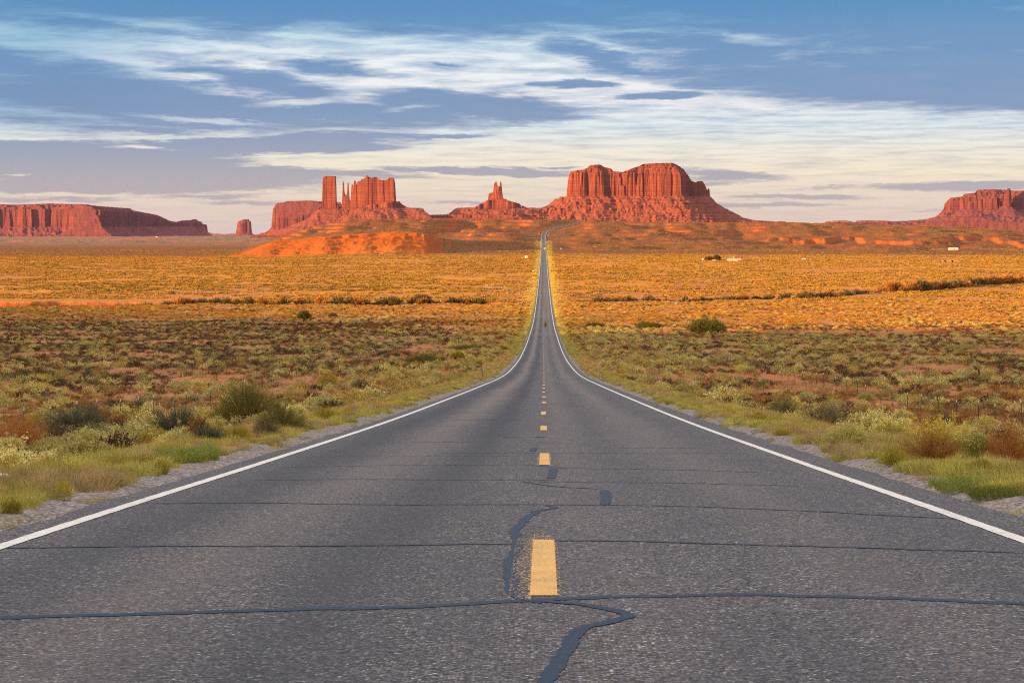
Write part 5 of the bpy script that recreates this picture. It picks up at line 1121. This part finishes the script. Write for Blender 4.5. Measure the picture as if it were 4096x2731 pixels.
def atpx(px, py): return onground(px, py)
def marker_post(x, Y, h, lean, label, refl=True):
    root = empty("marker_post", (x, Y, float(H(x, Y)) - 0.05), label=label, cat='marker post', group='marker posts along the shoulders'); root.rotation_euler = (0, lean, 0)
    mb = MB(); mb.box((0, 0, h / 2), (0.075, 0.035, h), bev=0.006); mb.build("post", M_wood if not refl else M_steelg, root)
    if refl: mb = MB(); mb.box((0, -0.012, h - 0.07), (0.13, 0.03, 0.17), bev=0.008); mb.build("reflector", M_signw, root)
marker_post(4.62, 144, 1.33, 0.02, "steel marker post with a white reflector, nearest on the right shoulder")
marker_post(-5.25, 150, 1.25, -0.18, "leaning grey marker post without reflector, nearest on the left shoulder", False)
marker_post(-5.25, 318, 1.5, 0.0, "upright grey marker post on the left shoulder where the slope ends", False)
marker_post(-5.4, 470, 1.4, 0.0, "small grey marker post farthest down the left shoulder", False)
marker_post(5.6, 828, 1.3, 0.0, "white-topped marker post where the dirt track leaves on the right")
def board_sign(name, x, Y, boards, hpost, label, cat='road sign', posts=(0.0,)):
    root = empty(name, (x, Y, float(H(x, Y)) - 0.05), label=label, cat=cat)
    for p in posts:
        mb = MB(); mb.box((p, 0.03, hpost / 2), (0.09, 0.05, hpost)); mb.build("post", M_steelg, root)
    for i_, (kind_, z, w_, h_, m_) in enumerate(boards):
        mb = MB(); yy = -0.03 - 0.012 * i_
        if kind_ == 'diamond':
            s_ = w_ / 2; mb.prism([(0, z - s_), (s_, z), (0, z + s_), (-s_, z)], yy - 0.015, yy + 0.015)
        else: mb.box((0, yy, z), (w_, 0.03, h_), bev=0.01)
        bo = mb.build("board", m_, root)
        if kind_ == 'stripes':
            dr = -1 if x > 0 else 1
            for q in range(4):
                mb = MB(); z0 = z - h_ / 2 + 0.10 + q * 0.30 * h_ / 1.0
                mb.prism([(-w_ / 2 + 0.01, z0 - 0.06 * dr), (w_ / 2 - 0.01, z0 + 0.10 * dr), (w_ / 2 - 0.01, z0 + 0.10 * dr + 0.11), (-w_ / 2 + 0.01, z0 - 0.06 * dr + 0.11)], yy - 0.021, yy - 0.016); mb.build("stripe", M_black, bo)
board_sign("object_marker", -5.75, 645, [('stripes', 1.75, 0.50, 0.95, M_signy)], 1.4, "yellow and black striped hazard board at the left shoulder before the dip", 'hazard marker')
board_sign("object_marker", 4.75, 640, [('stripes', 1.35, 0.45, 0.85, M_signy), ('box', 2.15, 0.50, 0.62, M_signw)], 1.9, "striped hazard board with white plate above it, right shoulder past the motorcycle", 'hazard marker')
board_sign("object_marker", -6.5, 925, [('stripes', 1.7, 0.5, 0.95, M_signo)], 1.5, "orange hazard board at the left shoulder beside the first dirt track", 'hazard marker')
board_sign("object_marker", 6.3, 945, [('stripes', 1.3, 0.5, 0.85, M_signo), ('box', 2.1, 0.6, 0.7, M_signw)], 1.8, "hazard board with white plate above it, beyond the right-hand dirt track", 'hazard marker')
board_sign("road_sign", -9.3, 1500, [('box', 2.6, 0.95, 1.15, M_signw)], 2.6, "white rectangular road sign on a post left of the road", posts=(-0.3, 0.3))
board_sign("road_sign", -8.3, 1370, [('box', 1.3, 1.3, 0.9, M_signy)], 1.3, "small yellow rectangular sign just below the white one left of the road", posts=(-0.4, 0.4))
board_sign("road_sign", 6.9, 1330, [('diamond', 2.0, 1.9, 1.9, M_signo)], 2.0, "orange diamond sign right of the road, upper of the two")
board_sign("road_sign", 6.2, 1160, [('diamond', 1.5, 1.25, 1.25, M_signo)], 1.5, "small orange diamond sign right of the road, lower of the two")
board_sign("road_sign", 25.3, 2530, [('diamond', 3.4, 2.1, 2.1, M_signy)], 3.4, "yellow diamond sign out on the flat right of the yellow truck")
board_sign("road_sign", -8.6, 3060, [('diamond', 2.3, 1.7, 1.7, M_signy)], 2.3, "yellow diamond sign left of the road at the far bend")
board_sign("road_sign", 7.2, 3035, [('diamond', 2.3, 1.7, 1.7, M_signy)], 2.3, "yellow diamond sign right of the road at the far bend")
for k, (px_, Y_) in enumerate(((2193, 3100), (2203, 3130), (2214, 3150), (2236, 3185), (2252, 3203))):
    x_ = float(roadx(Y_)) + 6.5; root = empty("marker_post", (x_, Y_, float(H(x_, Y_))), label="white marker post on the outer shoulder of the far bend, %s up the hill" % ordinal(k + 1), cat='marker post', group='marker posts along the shoulders')
    mb = MB(); mb.box((0, 0, 0.6), (0.12, 0.06, 1.2)); mb.build("post", M_steelg, root); mb = MB(); mb.box((0, -0.01, 1.25), (0.40, 0.06, 0.35), bev=0.02); mb.build("reflector", M_signw, root)

# ------------------------------------------------------------------ vehicles
M_glass = plain("dark_glass", (0.03, 0.035, 0.04), 0.12, 0.6); M_red = plain("red_lens", (0.55, 0.02, 0.015), 0.3, 0.5); M_rim = plain("wheel_metal", (0.5, 0.5, 0.5), 0.35, 0.5, 0.7)
M_yel = plain("yellow_paint", (0.85, 0.47, 0.02), 0.35, 0.5, var=0.04); M_dkcar = plain("dark_paint", (0.035, 0.035, 0.05), 0.3, 0.5); M_wht = plain("white_paint", (0.82, 0.80, 0.76), 0.4, 0.5, var=0.03)
M_grey = plain("grey_plastic", (0.12, 0.12, 0.12), 0.6); M_redp = plain("red_paint", (0.50, 0.02, 0.02), 0.3, 0.5)
def wheels(root, xs, ys, rad, wid):
    for wx in xs:
        for wy in ys:
            sx = 1 if wx > 0 else -1
            mb = MB(); mb.tube((wx - wid / 2, wy, rad), (wx + wid / 2, wy, rad), rad, n=20); wh = mb.build("wheel", M_black, root)
            mb = MB(); mb.tube((wx + sx * wid * 0.5, wy, rad), (wx + sx * (wid * 0.5 + 0.015), wy, rad), rad * 0.58, n=14); mb.build("rim", M_rim, wh)
def vehicle(name, x, Y, rz, W, Hh, Ln, paintm, label, cat, boxy=True, low=0.35, group=None):
    """rear faces -y"""
    root = empty(name, (x, Y, float(roadz(Y)) + 0.01 if abs(x) < 5 else float(H(x, Y))), rz, label=label, cat=cat, group=group)
    mb = MB()
    if boxy:
        mb.box((0, Ln * 0.40, low + (Hh - low) / 2), (W, Ln * 0.80, Hh - low), bev=0.10); mb.box((0, Ln * 0.88, low + (Hh - low) * 0.38), (W * 0.88, Ln * 0.26, (Hh - low) * 0.72), bev=0.12)
        mb.build("body", paintm, root)
        mb = MB(); mb.box((0, -0.012, low + (Hh - low) * 0.66), (W * 0.62, 0.03, (Hh - low) * 0.20), bev=0.01); mb.build("window", M_glass, root)
        for s in (-1, 1): mb = MB(); mb.box((s * (W / 2 + 0.004), Ln * 0.9, low + (Hh - low) * 0.55), (0.03, Ln * 0.14, (Hh - low) * 0.24)); mb.build("window", M_glass, root)
        mb = MB(); mb.box((0, Ln + 0.02, low + (Hh - low) * 0.58), (W * 0.76, 0.03, (Hh - low) * 0.26)); mb.build("windscreen", M_glass, root)
    else:
        mb = MB(); mb.prism([(y_, z_) for y_, z_ in ((0.0, 0.38), (0.0, 0.92), (0.35, 0.98), (0.85, Hh), (2.3, Hh), (3.1, 0.98), (Ln - 0.1, 0.86), (Ln, 0.62), (Ln, 0.36), (0.1, 0.30))], -W / 2, W / 2)
        bd = mb.build("body", paintm, root); bd.rotation_euler = (0, 0, math.radians(90)); 
        bd.scale = (1, -1, 1)
        mb = MB(); mb.box((0, 0.56, (0.98 + Hh) / 2 + 0.03), (W * 0.80, 0.05, 0.52), rx=-0.72); mb.build("window", M_glass, root)
        for s in (-1, 1): mb = MB(); mb.prism([(0.75, 1.0), (1.0, Hh - 0.06), (2.2, Hh - 0.06), (2.8, 1.0)], -0.015, 0.015); wd_ = mb.build("window", M_glass, root, (s * (W / 2 + 0.004), 0, 0)); wd_.rotation_euler = (0, 0, math.radians(90)); wd_.scale = (1, -1, 1)
    mb = MB(); mb.box((0, -0.05, low + 0.10), (W * 0.96, 0.12, 0.20), bev=0.03); mb.build("bumper", M_grey, root)
    for s in (-1, 1): mb = MB(); mb.box((s * W * 0.40, -0.03, 0.85 if not boxy else low + 0.45), (W * 0.13, 0.05, 0.20), bev=0.02); mb.build("tail_light", M_red, root)
    wheels(root, (-W / 2 + 0.12, W / 2 - 0.12), (Ln * 0.18, Ln * 0.82), 0.36 if not boxy else 0.45, 0.24)
    return root
vehicle("truck", 1.35, 2560, 0, 2.6, 3.6, 8.0, M_yel, "yellow box truck driving away up the slope in the right lane", 'truck', low=0.55)
vehicle("car", 2.0, 2720, 0, 1.85, 1.5, 4.5, M_dkcar, "dark car with red tail lights ahead of the yellow truck", 'car', boxy=False)
vehicle("camper", -20.6, 2120, 0.25, 2.6, 3.2, 6.5, M_wht, "white camper parked on the scrub flat left of the road", 'camper', low=0.5)
vehicle("car", float(roadx(3292)) + 1.5, 3292, -0.42, 1.85, 1.5, 4.5, M_wht, "white car at the crest where the road leaves sight", 'car', boxy=False)
hx0, hy0 = atpx(2860, 1043)
vehicle("car", hx0, hy0 - 6, 1.4, 1.85, 1.5, 4.5, M_wht, "white car parked before the dark trees of the farmstead", 'car', boxy=False)

# motorcycle and rider
MX, MY = 0.55, 560.0; MZ = float(roadz(MY)) + 0.01
root = empty("motorcycle", (MX, MY, MZ), label="dark touring motorcycle with red tail light riding away in the right lane", cat='motorcycle')
for wy, nm in ((0.30, 'wheel'), (1.72, 'wheel')):
    bm = bmesh.new(); V, Fc = [], []
    for a_ in range(24):
        for b_ in range(8):
            A, B_ = a_ / 24 * 6.2832, b_ / 8 * 6.2832; rr = 0.28 + 0.07 * math.cos(B_); V.append((0.07 * math.sin(B_), wy + rr * math.cos(A), 0.35 + rr * math.sin(A))); Fc.append((a_ * 8 + b_, a_ * 8 + (b_ + 1) % 8, ((a_ + 1) % 24) * 8 + (b_ + 1) % 8, ((a_ + 1) % 24) * 8 + b_))
    bm.free(); wh = obj("wheel", mesh("wheel", V, Fc, [M_black], smooth=True), root)
    mb = MB(); mb.tube((-0.03, wy, 0.35), (0.03, wy, 0.35), 0.20, n=16); mb.build("rim", M_rim, wh)
mb = MB(); mb.box((0, 1.0, 0.52), (0.34, 0.62, 0.42), bev=0.06); mb.box((0, 0.42, 0.62), (0.22, 0.9, 0.14), bev=0.05); mb.tube((0.14, 0.1, 0.42), (0.14, 1.1, 0.36), 0.05); mb.tube((-0.14, 0.1, 0.42), (-0.14, 1.1, 0.36), 0.05); mb.build("engine", M_grey, root)
mb = MB(); mb.box((0, 1.12, 0.90), (0.30, 0.55, 0.26), bev=0.10); mb.box((0, 0.15, 0.72), (0.20, 0.50, 0.14), bev=0.05, rx=0.2); mb.build("body", M_redp, root)
mb = MB(); mb.box((0, 0.62, 0.82), (0.30, 0.66, 0.12), bev=0.05); mb.build("seat", M_black, root)
mb = MB(); mb.tube((-0.09, 1.72, 0.35), (-0.09, 1.42, 1.02), 0.03); mb.tube((0.09, 1.72, 0.35), (0.09, 1.42, 1.02), 0.03); mb.build("fork", M_rim, root)
mb = MB(); mb.tube((-0.36, 1.20, 1.08), (0.36, 1.20, 1.08), 0.018); mb.build("handlebar", M_grey, root)
mb = MB(); mb.box((0, 1.50, 1.22), (0.42, 0.03, 0.40), bev=0.02, rx=-0.4); mb.build("windscreen", M_glass, root)
for s in (-1, 1): mb = MB(); mb.box((s * 0.30, 0.18, 0.66), (0.24, 0.46, 0.34), bev=0.06); mb.build("pannier", M_black, root)
mb = MB(); mb.box((0, -0.14, 0.80), (0.16, 0.06, 0.09), bev=0.015); mb.build("tail_light", M_red, root)
# rider: one continuous skinned body
M_leather = plain("black_leather", (0.025, 0.022, 0.022), 0.6); M_vest = plain("red_cloth", (0.60, 0.03, 0.02), 0.8)
J = [(0, .60, .93), (0, .62, 1.12), (0, .70, 1.34), (0, .74, 1.47), (0, .78, 1.56), (0, .80, 1.66), (0, .80, 1.74)]; E_ = [(0, 1), (1, 2), (2, 3), (3, 4), (4, 5), (5, 6)]; R_ = [.16, .15, .17, .09, .06, .10, .07]
for s in (-1, 1):
    b0 = len(J); J += [(s * .19, .70, 1.40), (s * .33, .86, 1.20), (s * .33, 1.10, 1.12), (s * .33, 1.20, 1.09)]; R_ += [.075, .052, .042, .04]; E_ += [(2, b0), (b0, b0 + 1), (b0 + 1, b0 + 2), (b0 + 2, b0 + 3)]
    b0 = len(J); J += [(s * .12, .64, .90), (s * .24, 1.05, .82), (s * .24, .86, .45), (s * .24, .98, .36)]; R_ += [.10, .075, .055, .045]; E_ += [(0, b0), (b0, b0 + 1), (b0 + 1, b0 + 2), (b0 + 2, b0 + 3)]
me = bpy.data.meshes.new("person"); me.from_pydata(J, E_, []); pr = obj("person", me, None, (MX, MY, MZ))
md = pr.modifiers.new('skin', 'SKIN'); 
if not me.skin_vertices: 
    SC.view_layers[0].objects.active = pr
for i_, rr in enumerate(R_): me.skin_vertices[0].data[i_].radius = (rr, rr)
me.skin_vertices[0].data[0].use_root = True
pr.modifiers.new('sub', 'SUBSURF').render_levels = 2; me.materials.append(M_leather)
tag(pr, "person in black riding gear and red vest sitting on the motorcycle", 'person')
mb = MB(); mb.box((0, .655, 1.22), (0.37, 0.34, 0.42), bev=0.10, rx=-0.15); mb.build("vest", M_vest, pr)
bm = bmesh.new(); bmesh.ops.create_uvsphere(bm, u_segments=16, v_segments=10, radius=0.145); me_ = bpy.data.meshes.new("helmet"); bm.to_mesh(me_); bm.free(); me_.materials.append(M_leather); hl = obj("helmet", me_, pr, (0, .80, 1.69)); hl.scale = (0.9, 1.05, 1.0)

# ------------------------------------------------------------------ homesteads on the flat
M_cream = plain("cream_plaster", (0.62, 0.50, 0.34), 0.85); M_whitew = plain("whitewashed_wall", (0.50, 0.44, 0.32), 0.8); M_roofb = plain("brown_roof", (0.28, 0.17, 0.12), 0.8)
M_rust = plain("rusty_tank_steel", (0.20, 0.07, 0.035), 0.8); M_stone = plain("tan_stone", (0.36, 0.23, 0.14), 0.95, var=0.25); M_concrete = plain("pale_concrete", (0.52, 0.46, 0.40), 0.9)
def house(name, px, py, W, Hh, Dp, wallm, roofm, label, cat='house', rz=0.0, pitch=0.35, chim=False, nwin=2, door=0.2, hip=False, back=0):
    x, Y = atpx(px, py); Y += back; root = empty(name, (x, Y, float(H(x, Y)) - 0.3), rz, label=label, cat=cat)
    e = Hh * (1 - pitch) + 0.3; t_ = Hh + 0.3
    mb = MB(); mb.prism([(-Dp / 2, 0), (Dp / 2, 0), (Dp / 2, e), (0, t_ - 0.1), (-Dp / 2, e)], -W / 2, W / 2); wl_ = mb.build("wall", wallm, root); wl_.rotation_euler = (0, 0, math.radians(90))
    mb = MB()
    for s in (-1, 1):
        a1 = math.atan2(t_ - e, Dp / 2); ln_ = (Dp / 2 + 0.4) / math.cos(a1)
        mb.box((0, s * (Dp / 4 + 0.2), (e + t_) / 2 - 0.10 * 0 + 0.02), (W + 0.7, ln_, 0.14), rx=-s * a1)
    rf = mb.build("roof", roofm, root)
    if chim: mb = MB(); mb.box((W * 0.30, -Dp / 2 + 0.2, t_ / 2 + 0.35), (1.0, 0.8, t_ + 0.7)); mb.build("chimney", wallm, rf)
    for q in range(nwin):
        wx = -W / 2 + W * (q + 0.7) / (nwin + 0.6); mb = MB(); mb.box((wx, -Dp / 2 - 0.02, 1.75), (1.3, 0.08, 1.0)); f_ = mb.build("window", M_tip, root)
        mb = MB(); mb.box((wx, -Dp / 2 - 0.05, 1.75), (1.1, 0.06, 0.8)); mb.build("pane", M_glass, f_)
    if door: mb = MB(); mb.box((-W / 2 + W * door, -Dp / 2 - 0.02, 1.35), (1.0, 0.08, 2.1)); mb.build("door", M_rust, root)
    return root, x, Y, e, t_
rt, x, Y, e, t_ = house("farmhouse", 2924, 1043, 8.5, 4.0, 7, M_cream, M_roofb, "farmhouse with a brown roof, chimney and open porch on the right-hand flat", chim=True, nwin=1, door=0.75)
mb = MB(); mb.box((-7.0, 0.3, 2.95), (6.6, 6.0, 0.16), ry=-0.10); mb.box((-7.0, 0.3, 3.4), (3.0, 4.4, 0.8), bev=0.3); pch = mb.build("porch_roof", M_roofb, rt)
for q in (-9.8, -7.2, -4.9): mb = MB(); mb.box((q, -2.2, 1.4), (0.2, 0.2, 2.8)); mb.build("porch_post", M_cream, rt)
house("hut", 2946, 1045, 6.6, 2.7, 5, M_whitew, M_cream, "low pale hut between the farmhouse and the water tower", 'hut', nwin=0, door=0.75)
x, Y = atpx(2965, 1044)
root = empty("water_tower", (x, Y, float(H(x, Y)) - 0.2), label="rust-brown water tank leaning on pale concrete legs beside the farm hut", cat='water tower')
mb = MB(); mb.tube((0.05, 0, 2.9), (0.45, 0, 6.2), 1.3, n=18); mb.build("tank", M_rust, root)
for s in (-1, 1): 
    for q in (-1, 1): mb = MB(); mb.box((s * 0.95, q * 0.9, 1.5), (0.55, 0.5, 3.0)); mb.build("leg", M_concrete, root)
house("outhouse", 3040, 1046, 1.5, 2.2, 1.6, M_whitew, M_roofb, "tiny outhouse with a dark door standing alone right of the water tower", 'outhouse', nwin=0, door=0.7, pitch=0.12)
house("shed", 2811, 1041, 1.7, 1.9, 1.6, M_wht, M_tip, "small white shed left of the farmstead's dark trees", 'shed', nwin=0, door=0, pitch=0.1)
x, Y = atpx(3214, 1042)
root = empty("storage_tank", (x, Y, float(H(x, Y))), 0.5, label="white cylindrical tank lying open-ended on the flat between the outhouse and the small hut", cat='tank')
mb = MB(); mb.tube((-2.6, 0, 1.15), (2.6, 0, 1.15), 1.05, n=20); mb.build("tank", M_wht, root); mb = MB(); mb.tube((-2.65, 0, 1.15), (-2.61, 0, 1.15), 0.85, n=20); mb.build("opening", M_black, root)
for s in (-1.5, 1.5): mb = MB(); mb.box((s, 0, 0.15), (0.4, 1.8, 0.5)); mb.build("cradle", M_concrete, root)
house("hut", 3248, 1042, 3.6, 1.9, 3.2, M_whitew, M_roofb, "small pointed hut right of the lying white tank", 'hut', nwin=0, door=0.3, pitch=0.45, rz=0.3)
house("house", 3813, 1001, 13.5, 3.6, 8, M_whitew, M_tip, "white bungalow with shallow white roof below the right-hand ridge", nwin=3, door=0.55, pitch=0.3)
x, Y = atpx(3800, 1049)
root = empty("ruin", (x, Y, float(H(x, Y)) - 0.2), label="long low roofless stone ruin with two dark openings on the right-hand flat", cat='ruin')
mb = MB()
for (cx, ww) in ((-8.1, 1.4), (-1.6, 5.6), (5.6, 5.6)): mb.box((cx + (0.8 if cx > 5 else 0), -1.5, 1.25), (ww, 0.45, 2.5))
mb.box((0, -1.502, 2.55), (17.6, 0.5, 0.35)); mb.box((-8.6, 0.4, 1.25), (0.42, 3.4, 2.5)); mb.box((9.0, 0.4, 1.15), (0.42, 3.4, 2.3)); mb.box((0, 2.3, 1.2), (17.6, 0.42, 2.4)); mb.build("wall", M_stone, root)
mb = MB(); mb.box((0.2, 0.4, 2.80), (17.2, 4.0, 0.14)); mb.build("roof", M_roofb, root)
# pieces of litter in the verge
x, Y = atpx(16, 1925)
mb = MB(); mb.box((0, 0, 0.05), (0.12, 0.07, 0.035), bev=0.01, rz=0.3, ry=0.1); o_ = mb.build("carton", M_tip, None, (x, Y, float(H(x, Y)) + 0.03)); tag(o_, "crushed white carton lying in the verge grass at the left edge", 'litter')
x, Y = atpx(1418, 1648)
mb = MB(); mb.tube((-0.06, 0, 0.04), (0.06, 0, 0.04), 0.033, n=12); o_ = mb.build("can", plain("blue_can", (0.08, 0.12, 0.5), 0.4), None, (x, Y, float(H(x, Y)) + 0.03)); tag(o_, "crushed blue drink can beside red stones on the left verge", 'litter')
M_redst = plain("red_stone", (0.42, 0.13, 0.07), 0.9, var=0.2)
for i_, (px_, py_, s_, lab) in enumerate(((1420, 1640, 0.17, "bigger of two red stones by the blue can"), (1405, 1643, 0.11, "smaller of two red stones by the blue can"), (3940, 1640, 0.2, "grey-red stone in the scrub by the right fence"))):
    x, Y = atpx(px_, py_); bm = bmesh.new(); bmesh.ops.create_icosphere(bm, subdivisions=3, radius=s_)
    for v in bm.verts: v.co *= 1 + 0.25 * float(fbm(np.array(v.co.x * 6 + i_), np.array(v.co.y * 6 + v.co.z * 5), 3)); v.co.z *= 0.7
    me = bpy.data.meshes.new("stone"); bm.to_mesh(me); bm.free(); me.materials.append(M_redst); tag(obj("stone", me, None, (x, Y, float(H(x, Y)) + s_ * 0.3)), lab, 'stone')
# white houses of the settlement far out on the left plain
for i_, (px_, w_, lab) in enumerate(((627, 9, "tiny far cream building on the plain under the long mesa"),)):
    Y = 9800.0; x = (px_ - VX) / F * Y; root = empty("building", (x, Y, float(H(x, Y)) - 1), label=lab, cat='building')
    mb = MB(); mb.box((0, 0, 2.6), (w_, 8, 5)); mb.build("wall", M_wht, root); mb = MB(); mb.box((0, 0, 5.3), (w_ + 1, 9, 0.5)); mb.build("roof", M_tip, root)

# ------------------------------------------------------------------ the air
mb = MB(); mb.box((0, 14000, 215), (34000, 34000, 530))
hm = bpy.data.materials.new("thin_haze"); hm.use_nodes = True; hn = hm.node_tree; hn.nodes.clear()
pv = hn.nodes.new('ShaderNodeVolumePrincipled'); pv.inputs['Color'].default_value = (0.40, 0.46, 0.92, 1); pv.inputs['Density'].default_value = 0.6e-5; pv.inputs['Anisotropy'].default_value = 0.0
ho = hn.nodes.new('ShaderNodeOutputMaterial'); hn.links.new(pv.outputs[0], ho.inputs['Volume'])
hz = mb.build("haze", hm); tag(hz, kind='stuff')
